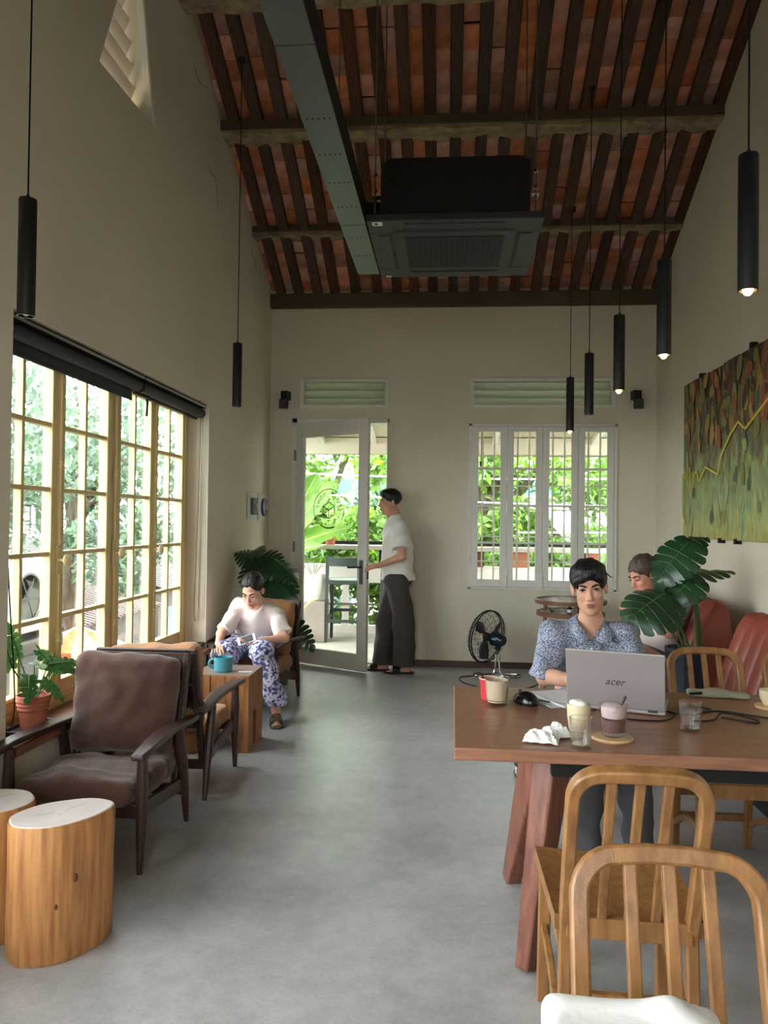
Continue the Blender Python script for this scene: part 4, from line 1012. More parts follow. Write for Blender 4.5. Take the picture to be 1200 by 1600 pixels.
# ------------------------------------------------------------------ glasses and cups
M_gl = glass_mat('clear_glass', (.985, .988, .988), 1.7)
M_water = glass_mat('water', (.96, .97, .97), 1.0)
def tumbler(label, x, y, r, h, flute=0, taper=.9, loc_z=TZ, group='drinking glasses on the long table'):
    t = thing('glass_tumbler', label, 'glass', (x, y, loc_z), 0, group)
    w = (lambda a, z: 1 + (.035 * abs(math.sin(a * 8)) - .02 if z < h * .55 and flute else 0))
    MB().lathe([(0, 0), (r * taper * .96, 0), (r * taper, .003), (r * (taper + .5 * (1 - taper)), h * .5), (r, h), (r - .0022, h), (r * (taper + .5 * (1 - taper)) - .003, h * .5), (r * taper - .004, .012), (0, .010)], 48 if flute else 28, wob=w if flute else None).build('glass_body', M_gl, t, smooth=True, sharp=50)
    MB().tube([(r * math.cos(a * PI / 14) - .001 * math.cos(a * PI / 14), r * math.sin(a * PI / 14) - .001 * math.sin(a * PI / 14), h) for a in range(28)], .0016, 5, True).build('rim', M_gl, t, smooth=True)
    return t
def fill(t, r0, r1, z0, z1, m, nm='drink', **k):
    return MB().lathe([(0, z0), (r0, z0), (r1, z1), (0, z1)], 28).build(nm, m, t, smooth=True, **k)
g = tumbler('clear short glass of water in front of the foamy cup', .378, 2.225, .0325, .085); fill(g, .027, .0285, .011, .036, M_water, 'water')
g = tumbler('clear glass half full of water on the right beside the cords', .748, 2.45, .0335, .09); fill(g, .028, .0295, .011, .05, M_water, 'water')
g = tumbler('fluted glass with dried milky coffee on its walls, farthest left on the table', .172, 2.71, .042, .096, 1, .82)
MB().lathe([(.034, .02), (.0385, .06), (.0395, .088), (.0385, .088), (.0375, .06), (.033, .02)], 28).build('coffee_film', mat('milky_film', (196, 176, 150), .6), g, smooth=True)
fill(g, .031, .033, .012, .018, mat('milky_film', (196, 176, 150)), 'dregs')
g = tumbler('fluted glass of iced pink cocoa with foam and a spoon on a wooden coaster', .491, 2.335, .041, .092, 1, .8, TZ + .009)
fill(g, .0315, .037, .012, .05, mat('cocoa', (112, 82, 78), .35), 'cocoa')
s = SDF((-.05, -.05, .04), (.05, .05, .12), .003); s.cap((0, 0, .056), (0, 0, .078), .0335, .036, k=.005).cut((0, 0, .084), (0, 0, 1))
for i in range(16): a = i * 2.4; s.ell((.026 * math.sqrt((i + .5) / 16) * math.cos(a), .026 * math.sqrt((i + .5) / 16) * math.sin(a), .085 - .006 * random.random()), (.011, .011, .008), k=.008)
s.cut((0, 0, .052), (0, 0, -1)); s.mesh('foam', mat('pink_foam', (214, 190, 188), .75, bump=.3, bscale=160), t2(g))
MB().tube([(.012, .0, .07), (.026, -.004, .10), (.033, -.006, .117)], [.004, .0035, .005], 8).build('spoon', M_black, g)
t = thing('coaster', 'round pale wooden coaster under the pink cocoa glass', 'coaster', (.486, 2.33, TZ)); M_pale = wood('pale_wood', (222, 188, 146), (196, 158, 112), (3, 14, 14), .5, 8)
MB().lathe([(0, 0), (.06, 0), (.062, .004), (.06, .0085), (0, .0085)], 36).build('disc', M_pale, t, smooth=True); MB().lathe([(.056, .0084), (.056, .0092), (.054, .0092), (.054, .0084)], 36).build('groove', wood('pale_wood_dark', (186, 148, 104), (160, 122, 84), (3, 14, 14)), t)
t = thing('ceramic_cup', 'cream ceramic cup with white foam behind the short water glass', 'cup', (.402, 2.405, TZ)); M_cer = mat('cream_ceramic', (218, 204, 168), .35, bump=.05, bscale=30)
MB().lathe([(0, 0), (.026, 0), (.029, .004), (.0345, .045), (.0365, .084), (.034, .084), (.031, .04), (0, .03)], 30).build('cup_body', M_cer, t, smooth=True)
s = SDF((-.045, -.045, .05), (.045, .045, .12), .003); s.ell((0, 0, .074), (.033, .033, .012)); 
for i in range(12): a = i * 2.4; s.ell((.02 * math.sqrt((i + .5) / 12) * math.cos(a), .02 * math.sqrt((i + .5) / 12) * math.sin(a), .082 + .004 * random.random()), (.011, .011, .008), k=.008)
s.mesh('foam', M_cloth, t2(t))
t = thing('paper_cup', 'small red paper cup with a white rim behind the milky glass', 'cup', (.148, 2.785, TZ)); MB().lathe([(0, .002), (.028, .002), (.026, 0), (.034, .078), (.0325, .078), (.026, .004)], 26).build('cup_wall', mat('red_paper', (196, 52, 54), .55), t, smooth=True)
MB().tube([(.034 * math.cos(a * PI / 13), .034 * math.sin(a * PI / 13), .078) for a in range(26)], .0018, 6, True).build('rolled_rim', M_cloth, t, smooth=True)
MB().tube([(0, -.01, .02), (-.02, -.02, .075), (-.027, -.024, .10)], .0025, 6).build('stirrer', M_blackm, t)
t = thing('espresso_cup', 'white cup on a wooden coaster at the right edge of the long table', 'cup', (1.125, 2.80, TZ)); MB().lathe([(0, .009), (.02, .009), (.034, .035), (.036, .062), (.034, .062), (.031, .035), (0, .016)], 26).build('cup_body', mat('cream_ceramic', (218, 204, 168)), t, smooth=True); MB().lathe([(0, 0), (.048, 0), (.05, .008), (0, .008)], 30).build('coaster_base', M_pale, t)
# crumpled tissue
def crumple(nm, c, d, rot, amp, mtl, parent, n=16):
    vs = []; fs = []; r = random.Random(n + int(amp * 1e4))
    ph = [(r.uniform(40, 130), r.uniform(40, 130), r.uniform(0, 6)) for _ in range(5)]
    for j in range(n + 1):
        for i in range(n + 1):
            x = d[0] * (i / n - .5); y = d[1] * (j / n - .5)
            e = min(i, n - i, j, n - j) / (n / 2)
            z = .003 + amp * min(1, e * 2.2 + .1) * (.55 + .5 * sum(abs(math.sin(a * x + b * y + p)) - .5 for a, b, p in ph) / 1.6)
            vs.append((x + r.uniform(-.0015, .0015), y + r.uniform(-.0015, .0015), max(.001, z)))
    fs = [(j * (n + 1) + i, j * (n + 1) + i + 1, (j + 1) * (n + 1) + i + 1, (j + 1) * (n + 1) + i) for j in range(n) for i in range(n)]
    M = Matrix.Translation(c) @ Matrix.Rotation(rot, 4, 'Z'); o = MB().add([M @ Vector(v) for v in vs], fs).build(nm, mtl, parent, fix=False)
    sm = o.modifiers.new('th', 'SOLIDIFY'); sm.thickness = .0012
    return o
t = thing('paper_tissue', 'crumpled white paper tissues lying on the table left of the cup', 'tissue', (.285, 2.30, TZ))
crumple('folded_tissue', (-.01, -.02, 0), (.10, .085), R(-12), .03, M_cloth, t); crumple('tissue_ball', (.035, .025, 0), (.085, .06), R(20), .034, M_cloth, t, 15)
t = thing('cloth_pouch', 'flat grey green cloth pouch with a dark zip at the far edge of the table', 'pouch', (1.0, 2.955, TZ), R(-8))
s = SDF((-.14, -.06, -.01), (.14, .06, .05), .005); s.box((0, 0, .009), (.21, .07, .016), None, .007).ell((.01, 0, .016), (.06, .025, .012)).folds(.004, 40, 4).cut((0, 0, .001), (0, 0, -1)); s.mesh('pouch_body', mat('grey_green_cloth', (150, 150, 128), .9), t2(t)); MB().bar((-.105, -.036, .012), (-.06, -.03, .016), .012, .008).build('zip', M_blackm, t)

# things on the block table
t = thing('teal_mug', 'teal ceramic mug on the wooden block table', 'mug', (-1.352, 4.56, .452)); M_teal = mat('teal_glaze', (74, 150, 166), .3)
MB().lathe([(0, 0), (.052, 0), (.055, .004), (.056, .085), (.0525, .085), (.051, .012), (0, .010)], 30).build('mug_body', M_teal, t, smooth=True); MB().tube(bez((-.052, -.01, .068), (-.095, -.02, .075), (-.095, -.02, .015), (-.052, -.01, .018), 10), .007, 8).build('handle', M_teal, t, smooth=True)
t = thing('glass_bottle', 'small clear water bottle beside the teal mug', 'bottle', (-1.445, 4.66, .452)); MB().lathe([(0, 0), (.026, 0), (.027, .075), (.013, .105), (.012, .125), (0, .125)], 20).build('bottle_body', glass_mat('frosted_glass', (.85, .88, .9), 2.5), t, smooth=True); MB().lathe([(.014, .118), (.014, .138), (0, .138)], 14).build('bottle_cap', M_lapk, t)
t = thing('paper_slip', 'small white paper slip on the block table top', 'paper', (-1.215, 4.55, .452), R(8)); MB().bb((-.04, -.012, 0), (.04, .012, .0012)).build('slip', M_paper, t)

# ------------------------------------------------------------------ red leather benches on the right wall
M_lea = mat('oxblood_leather', (148, 70, 56), .42, spec=.45, bump=.12, bscale=90, var=.22, vscale=4)
def bench(label, y0, y1, n):
    t = thing('leather_bench', label, 'bench', (1.6, (y0 + y1) / 2, 0), 0, 'red leather benches along the right wall')
    MB().bb((1.5, y0 + .02, .0), (1.74, y1 - .02, .21)).build('plinth', M_blackm, t, True); MB().bb((1.2, y0, .21), (1.52, y1, .32)).build('seat_base', M_lea, t, True, bevel=.02)
    MB().bb((1.19, y0, .32), (1.5, y1, .43)).build('seat_cushion', M_lea, t, True, bevel=.04, seg=4, smooth=True)
    w = (y1 - y0) / n
    prof = [(1.40, .40), (1.455, .55), (1.505, .70), (1.55, .82), (1.585, .88), (1.63, .905), (1.68, .905), (1.73, .885), (1.755, .84), (1.77, .6), (1.77, .21), (1.50, .21), (1.46, .3)]
    for k in range(n):                                # vertical channels, each a padded roll
        vs = []; fs = []; q = 9; m = len(prof)
        for j in range(q + 1):
            v = j / q; b = math.sin(PI * v) ** .6 if 0 < v < 1 else 0
            for i, (x, z) in enumerate(prof):
                s_ = .026 * (1 - b) if i < 9 else .004 * (1 - b)
                vs.append((x + (s_ if i < 6 else -s_), y0 + w * (k + v), z - (s_ * .8 if 3 < i < 9 else 0)))
        for j in range(q):
            for i in range(m): fs.append((j * m + i, j * m + (i + 1) % m, (j + 1) * m + (i + 1) % m, (j + 1) * m + i))
        fs += [tuple(range(m))[::-1], tuple(q * m + i for i in range(m))]
        MB().add(vs, fs).build('back_channel', M_lea, t, True, smooth=True, sharp=50)
    return t
bench('red leather bench with a channelled back, partly cut off by the right edge', 3.56, 4.34, 6)
bench('red leather bench behind the monstera where the leaning woman sits', 4.93, 6.1, 8)
t = thing('small_table', 'small brown wooden table in front of the woman by the wall', 'table', (.86, 4.6, 0))
MB().bb((.62, 3.97, .665), (1.10, 5.0, .70)).build('tabletop', M_tab, t, True, bevel=.004); MB().tube([(.86, 4.5, .03), (.86, 4.5, .665)], .03, 12).lathe([(.2, 0), (.2, .015), (.03, .035)], 24, (.86, 4.5, 0)).build('pedestal', M_blackm, t, True)

# ------------------------------------------------------------------ two-tier round table by the back wall
M_ring = wood('walnut_edge', (140, 100, 78), (108, 72, 54), (9, 9, 9), .4, 6)
t = thing('round_shelf_table', 'round two tier wooden table behind the man, below the white window', 'table', (1.045, 6.72, 0))
for z, r in ((.70, .30), (.595, .285)):
    MB().lathe([(0, z - .012), (r, z - .012), (r + .003, z), (r + .003, z + .022), (r - .012, z + .026), (r - .014, z + .018), (0, z + .018)], 48).build('round_tier', M_ring, t, smooth=True)
for a in (35, 155, 275): MB().tube([(.24 * math.cos(R(a)), .24 * math.sin(R(a)), 0), (.22 * math.cos(R(a)), .22 * math.sin(R(a)), .69)], .016, 10).build('leg', M_ring, t)
MB().lathe([(0, .613), (.26, .613), (.26, .616), (0, .616)], 36).build('tier_mat', mat('pale_green_mat', (206, 220, 170), .3), t)
t = thing('sprig_plant', 'tiny green sprig on the lower tier of the round table', 'plant', (.87, 6.60, .617))
for i in range(9):
    a = i * 2.4; MB().bar((0, 0, .0), (.045 * math.cos(a), .03 * math.sin(a), .02 + .045 * ((i * 37) % 10) / 10), .018, .002, w1=.002).build('leaf', mat('dark_leaf', (48, 78, 44), .45), t)
t = thing('glass_jug', 'tall clear glass on the lower tier of the round table', 'glass', (.955, 6.56, .617)); MB().lathe([(0, 0), (.034, 0), (.037, .15), (.034, .15), (.031, .01), (0, .01)], 22).build('glass_body', M_gl, t, smooth=True); fill(t, .031, .032, .012, .05, M_water, 'water')
t = thing('dark_bottle', 'small dark bottle on the lower tier of the round table', 'bottle', (1.012, 6.55, .617)); MB().lathe([(0, 0), (.02, 0), (.02, .045), (.011, .06), (.011, .085), (0, .085)], 16).build('bottle_body', M_black, t, smooth=True); MB().lathe([(.0205, .012), (.0205, .036)], 16).build('paper_label', M_paper, t, fix=False)

# ------------------------------------------------------------------ floor fan
M_wire = mat('grey_wire', (70, 72, 76), .4, .5)
M_navy = mat('navy_plastic', (24, 30, 48), .25, spec=.6)
FN = thing('floor_fan', 'black caged floor fan on a chrome tube stand by the back wall', 'fan', (.41, 6.93, 0))
ax = Vector((-.74, .64, .10)).normalized(); FC = Vector((-.062, .02, .352))
x_ = ax.cross(Vector((0, 0, 1))).normalized(); y_ = x_.cross(ax)
FM = Matrix((x_, y_, ax)).transposed().to_4x4(); FM.translation = FC     # local z = blowing direction
def fp(r, a, z): return FM @ Vector((r * math.cos(a), r * math.sin(a), z))
for nm, z0, zc in (('rear_guard', -.035, -.075), ('front_guard', .035, .07)):
    g = MB()
    for k in range(30):
        a = 2 * PI * k / 30
        g.tube([fp(.06, a, zc), fp(.15, a + .12, zc * .95), fp(.21, a + .17, zc * .75), fp(.232, a + .18, z0 * .3)], .0016, 4, caps=False)
    for rr in (.09, .15, .2): g.tube([fp(rr, 2 * PI * k / 32, zc * (.98 if rr < .16 else .8)) for k in range(32)], .0016, 4, True)
    g.build(nm, M_wire, FN, kind='stuff')
for z in (-.012, .012): MB().tube([fp(.234, 2 * PI * k / 40, z) for k in range(40)], .006, 6, True).build('cage_rim', M_blackm, FN, smooth=True)
for k in range(3):
    vs = []; n = 8
    for j in range(n + 1):
        r = .03 + .175 * j / n; w = .5 + .35 * math.sin(PI * min(1, j / n * 1.1)) ; 
        for u in (-1, -.33, .33, 1): vs.append(fp(r, k * 2 * PI / 3 + .5 * u * w + .1 + .35 * j / n, -.018 * u * (1 - .3 * j / n)))
    fs = [(j * 4 + i, j * 4 + i + 1, j * 4 + 5 + i, j * 4 + 4 + i) for j in range(n) for i in range(3)]
    o = MB().add(vs, fs).build('blade', mat('smoke_blade', (52, 54, 60), .35), FN, smooth=True, fix=False); sm = o.modifiers.new('th', 'SOLIDIFY'); sm.thickness = .003
MB().lathe([(0, -.03), (.035, -.03), (.035, .02), (.02, .035), (0, .037)], 18, FC, FM.to_3x3().to_4x4()).build('hub', M_blackm, FN, smooth=True)
mo = MB().lathe([(0, -.19), (.04, -.188), (.056, -.165), (.062, -.13), (.064, -.07), (.05, -.055), (0, -.055)], 22, FC, FM.to_3x3().to_4x4()).build('motor_housing', M_navy, FN, smooth=True)
mb = FC - ax * .12
MB().box(mb + Vector((-.028, -.056, .01)), (.04, .012, .042), FM.to_3x3()).build('blue_label', mat('blue_label', (72, 160, 190), .5), mo); MB().lathe([(.008, 0), (.008, .03), (.013, .034), (0, .04)], 10, mb + Vector((.01, -.01, .06))).build('swing_knob', M_steel, mo)
MB().box(mb + Vector((0, 0, -.075)), (.03, .035, .05), FM.to_3x3()).build('neck', M_blackm, FN, bevel=.005)
nx_, ny_ = mb.x, mb.y
for s in (-1, 1):
    pts = spline([(nx_ + .012 * s, ny_, .205), (nx_ + .018 * s, ny_ + .005, .12), (nx_ + .03 * s, ny_ - .0, .05), (nx_ + .075 * s, ny_ - .01, .014), (nx_ + .15 * s, ny_ - .005, .011), (nx_ + .19 * s, ny_ + .03, .011), (nx_ + .20 * s, ny_ + .10, .011), (nx_ + .17 * s, ny_ + .14, .011), (nx_, ny_ + .145, .011)], 5)
    MB().tube(pts, .0095, 8).build('stand_tube', M_steel, FN, smooth=True)
for s in (-1, 1): MB().lathe([(.013, 0), (.013, .024)], 10, (nx_ + .195 * s, ny_ + .07, 0)).build('rubber_foot', M_blackm, FN)
MB().tube(spline([(nx_ - .05, ny_ + .09, .02), (nx_ - .2, ny_ + .05, .005), (nx_ - .33, ny_ - .05, .004), (nx_ - .28, ny_ - .3, .004), (nx_ - .05, ny_ - .5, .004), (nx_ + .2, ny_ - .42, .004), (nx_ + .35, ny_ - .2, .004), (nx_ + .5, ny_ + .1, .004)], 7), .0045, 6).build('power_cord', M_blackm, FN)
# chrome tube base seen under the long table
t = thing('chrome_footrest', 'bent chrome tube foot of a stand seen behind the near table leg', 'stand', (.45, 4.1, 0))
for z in (.012, .075): MB().tube(spline([(.30, .20, z), (-.03, .17, z), (-.08, .12, z), (-.06, .02, z), (-.02, -.09, z), (.03, -.13, z), (.32, -.12, z)], 6), .011, 8).build('chrome_tube', M_steel, t, smooth=True)
for x, y in ((-.075, .10), (.0, -.115), (.30, .2), (.30, -.12)): MB().tube([(x, y, 0), (x, y, .075)], .008, 8).build('upright', M_steel, t)

# ------------------------------------------------------------------ monstera plants
M_mon = mat('monstera_leaf', (38, 76, 44), .3, spec=.55, col2=(24, 52, 32), vscale=5, bump=.08, bscale=14)
M_mon2 = mat('young_monstera_leaf', (74, 122, 56), .35, spec=.5, col2=(44, 88, 44), vscale=9, trans=.25)
M_stem = mat('green_stem', (78, 104, 58), .45, var=.2, vscale=9)
def mon_leaf(parent, base, tip, nrm, width, mtl, N=6, slit=.5, droop=.18, fold=.12, nm='leaf', seed=0, rnd=.35, gap=1.0):
    """split monstera leaf: base -> tip, nrm = upper side"""
    base = Vector(base); tip = Vector(tip); y = (tip - base); L = y.length; y /= L; z = Vector(nrm); z = (z - y * z.dot(y)).normalized(); x = y.cross(z)
    r = random.Random(seed); mb = MB()
    def P(u, v):      # u -> along midrib, v across -1..1 (outline at 1)
        out = math.sin(PI * min(1, (u * .93 + .07)) ** .72) ** .75 * width / 2
        yy = u * L * .96 + (-.16 * L * abs(v) * max(0, 1 - u * 2.2)) + .12 * L * abs(v) * (u * .9)
        zz = -droop * L * u * u - fold * abs(v) ** 1.5 * width * .9 + .012 * L * math.sin(u * 25) * abs(v)
        return base + x * (out * v) + y * yy + z * zz
    for s in (-1, 1):
        for k in range(N):
            u0, u1 = k / N, (k + 1) / N; g = gap * (.13 + .08 * r.random()) / N if k < N - 1 else 0; gi = .02 / N
            q = 5; rows = []
            for j in range(q + 1):
                v = j / q; open_ = max(0, (v - (1 - slit)) / slit) ** .7
                a = u0 + gi * (k > 0); b = u1 - g * open_
                tipc = .5 * (a + b) + .12 / N
                if j == q: a, b = a + (tipc - a) * rnd, b - (b - tipc) * rnd
                rows.append([P(min(1, a + (b - a) * e), s * (v * (1 + .06 * math.sin(PI * e)) * (1 if j < q else 1.04))) for e in (0, .33, .67, 1)])
            o = len(mb.v); mb.v += [tuple(p) for row in rows for p in row]
            for j in range(q):
                for i in range(3):
                    f = (o + j * 4 + i, o + j * 4 + i + 1, o + j * 4 + 5 + i, o + j * 4 + 4 + i); mb.f.append(f if s > 0 else f[::-1])
    o = mb.build(nm, mtl, parent, True, smooth=True, sharp=0, fix=False)
    rib = MB().tube([P(u / 8, 0) + z * .001 for u in range(9)], [.004 - .0035 * u / 8 for u in range(9)], 5).build('midrib', M_stem, o, True)
    return o
def stem(parent, pts, r0, r1=None, nm='stem'):
    P = spline(pts, 6); n = len(P); r1 = r0 * .7 if r1 is None else r1
    return MB().tube(P, [r0 + (r1 - r0) * i / n for i in range(n)], 8).build(nm, M_stem, parent, True, smooth=True)
# right-hand monstera
PL = thing('potted_monstera', 'monstera with big split leaves and a stake in a dark blue pot by red benches', 'plant', (1.385, 4.62, 0))
M_pot = mat('slate_blue_pot', (62, 70, 84), .5, spec=.4, var=.2, vscale=7)
MB().lathe([(0, .34), (.085, .34), (.10, .36), (.118, .60), (.122, .655), (.112, .655), (.105, .61), (0, .61)], 16, (1.385, 4.62, 0)).build('pot', M_pot, PL, True, smooth=True, sharp=15)
MB().lathe([(0, .61), (.107, .61), (0, .625)], 16, (1.385, 4.62, 0)).build('soil', mat('dark_soil', (52, 40, 30), .95, bump=.5), PL, True)
MB().lathe([(0, .30), (.15, .30), (.15, .335), (0, .335)], 30, (1.385, 4.62, 0)).build('stand_top', M_oak, PL, True)
for a in (20, 110, 200, 290): MB().bar((1.385 + .12 * math.cos(R(a)), 4.62 + .12 * math.sin(R(a)), 0), (1.385 + .11 * math.cos(R(a)), 4.62 + .11 * math.sin(R(a)), .30), .025, .025).build('stand_leg', M_oak, PL, True)
MB().tube([(1.43, 4.60, .62), (1.428, 4.60, .93)], .011, 8).build('stake', wood('bamboo_stake', (176, 130, 84), (140, 96, 58), (8, 8, 2)), PL, True)
stem(PL, [(1.46, 4.61, .62), (1.45, 4.6, .80), (1.40, 4.58, 1.08), (1.375, 4.56, 1.25)], .011)
stem(PL, [(1.44, 4.60, .62), (1.43, 4.58, .82), (1.40, 4.56, .98), (1.40, 4.55, 1.09)], .010)
stem(PL, [(1.40, 4.58, .62), (1.34, 4.55, .76), (1.26, 4.5, .87), (1.20, 4.46, .95)], .010)
stem(PL, [(1.38, 4.62, .62), (1.32, 4.6, .80), (1.30, 4.58, .92), (1.34, 4.55, 1.0)], .008)
stem(PL, [(1.36, 4.6, .62), (1.27, 4.56, .78), (1.19, 4.5, .90)], .007)
mon_leaf(PL, (1.375, 4.56, 1.27), (1.16, 4.50, 1.07), (-.60, -.70, .38), .27, M_mon, 7, .22, .22, .16, seed=1, rnd=.1, gap=.5)
mon_leaf(PL, (1.35, 4.58, 1.255), (1.50, 4.62, 1.315), (-.2, -.45, .85), .17, M_mon, 4, .3, .1, .1, seed=2, rnd=.15, gap=.6)
mon_leaf(PL, (1.33, 4.55, 1.075), (1.63, 4.60, 1.115), (.05, -.18, .98), .26, M_mon, 6, .55, .02, .05, seed=3)
mon_leaf(PL, (1.22, 4.46, .985), (.985, 4.36, .87), (-.30, -.62, .72), .36, M_mon, 6, .25, .2, .22, seed=4, rnd=.12, gap=.6)
mon_leaf(PL, (1.40, 4.52, 1.075), (1.24, 4.46, .955), (-.25, -.72, .60), .22, M_mon, 5, .3, .2, .18, seed=5, rnd=.12, gap=.5)
# monstera in the back left corner
PL = thing('potted_monstera', 'large dark green monstera in the back left corner behind the seated woman', 'plant', (-1.46, 6.35, 0))
MB().lathe([(0, 0), (.13, 0), (.155, .30), (.16, .32), (.145, .32), (.14, .29), (0, .28)], 26, (-1.46, 6.35, 0)).build('pot', mat('stone_pot', (120, 116, 106), .7, var=.15), PL, True, smooth=True)
MB().lathe([(0, .28), (.14, .28), (0, .30)], 20, (-1.46, 6.35, 0)).build('soil', mat('dark_soil', (52, 40, 30)), PL, True)
for k, (b, tp, n, w) in enumerate([((-1.56, 6.2, 1.02), (-1.72, 6.15, 1.12), (-.1, -.6, .8), .24), ((-1.58, 6.2, 1.06), (-1.36, 6.1, .98), (.1, -.75, .65), .34), ((-1.50, 6.18, .95), (-1.22, 6.05, .78), (.3, -.72, .6), .36),
        ((-1.46, 6.2, .88), (-1.28, 6.1, .66), (.3, -.8, .5), .30), ((-1.60, 6.2, 1.0), (-1.56, 6.1, .80), (-.2, -.8, .5), .30), ((-1.42, 6.2, 1.05), (-1.20, 6.15, .90), (.5, -.5, .7), .28), ((-1.63, 6.2, 1.1), (-1.52, 6.1, 1.14), (0, -.7, .7), .2),
        ((-1.28, 6.05, .56), (-1.05, 6.0, .38), (.2, -.8, .55), .22), ((-1.38, 6.05, .5), (-1.22, 6.1, .30), (.5, -.6, .5), .17)]):
    mon_leaf(PL, b, tp, n, w, M_mon, 8, .55, .16, .14, seed=20 + k)
    stem(PL, [(-1.46 + .02 * (k - 4), 6.35, .28), ((b[0] - 1.46) / 2, 6.33, (.3 + b[2]) / 2 + .08), b], .009)
# small plant on the sill
PL = thing('potted_plant', 'small split leaf plant in a terracotta pot on the window sill', 'plant', (-1.79, 3.205, .44)); PL.scale = (1.1, 1.1, 1.1)
M_terra = mat('terracotta', (176, 104, 82), .7, spec=.2, var=.12, vscale=10)
MB().bb((-.07, -.11, .0), (.072, .11, .012)).bb((-.07, -.11, .012), (-.06, .11, .022)).bb((.062, -.11, .012), (.072, .11, .022)).bb((-.06, -.11, .012), (.062, -.10, .022)).bb((-.06, .10, .012), (.062, .11, .022)).build('square_saucer', mat('dark_saucer', (64, 50, 48), .5), PL, bevel=.003)
MB().lathe([(0, .013), (.046, .013), (.054, .08), (.059, .088), (.057, .098), (.062, .104), (.06, .114), (.066, .12), (.067, .142), (.06, .142), (.057, .12), (0, .12)], 30).build('pot', M_terra, PL, smooth=True, sharp=25)
MB().lathe([(0, .118), (.058, .12), (0, .132)], 20).build('soil', mat('dark_soil', (52, 40, 30)), PL)
o = Vector((-1.79, 3.205, .45))
for k, (dx, dy, dz, L, w) in enumerate([(-.02, -.12, .24, .13, .09), (-.03, -.06, .27, .14, .08), (.02, -.07, .20, .13, .10), (.03, .05, .22, .13, .10), (.02, .12, .22, .17, .11), (.0, .17, .18, .14, .10), (.04, .00, .17, .11, .08), (-.03, .10, .25, .12, .08), (.04, .08, .23, .14, .10), (.03, -.05, .25, .12, .09), (.0, .03, .28, .13, .09)]):
    dz += .02; w *= .68; b = o + Vector((dx, dy, dz)); d = Vector((dx * 1.0 + .03, dy * 1.2, .01 if k % 2 else -.05)).normalized(); 
    if k in (0, 1): d = Vector((.0, -.35, .9)).normalized()
    mon_leaf(PL, b, b + d * L, (.55, -.35, .8) if k not in (0, 1) else (.8, -.5, .3), w, M_mon2, 6, .4, .2, .08, seed=40 + k, rnd=.2)
    stem(PL, [o + Vector((dx * .2, dy * .2, .125)), o + Vector((dx * .5, dy * .5, dz * .7)), b], .0035)
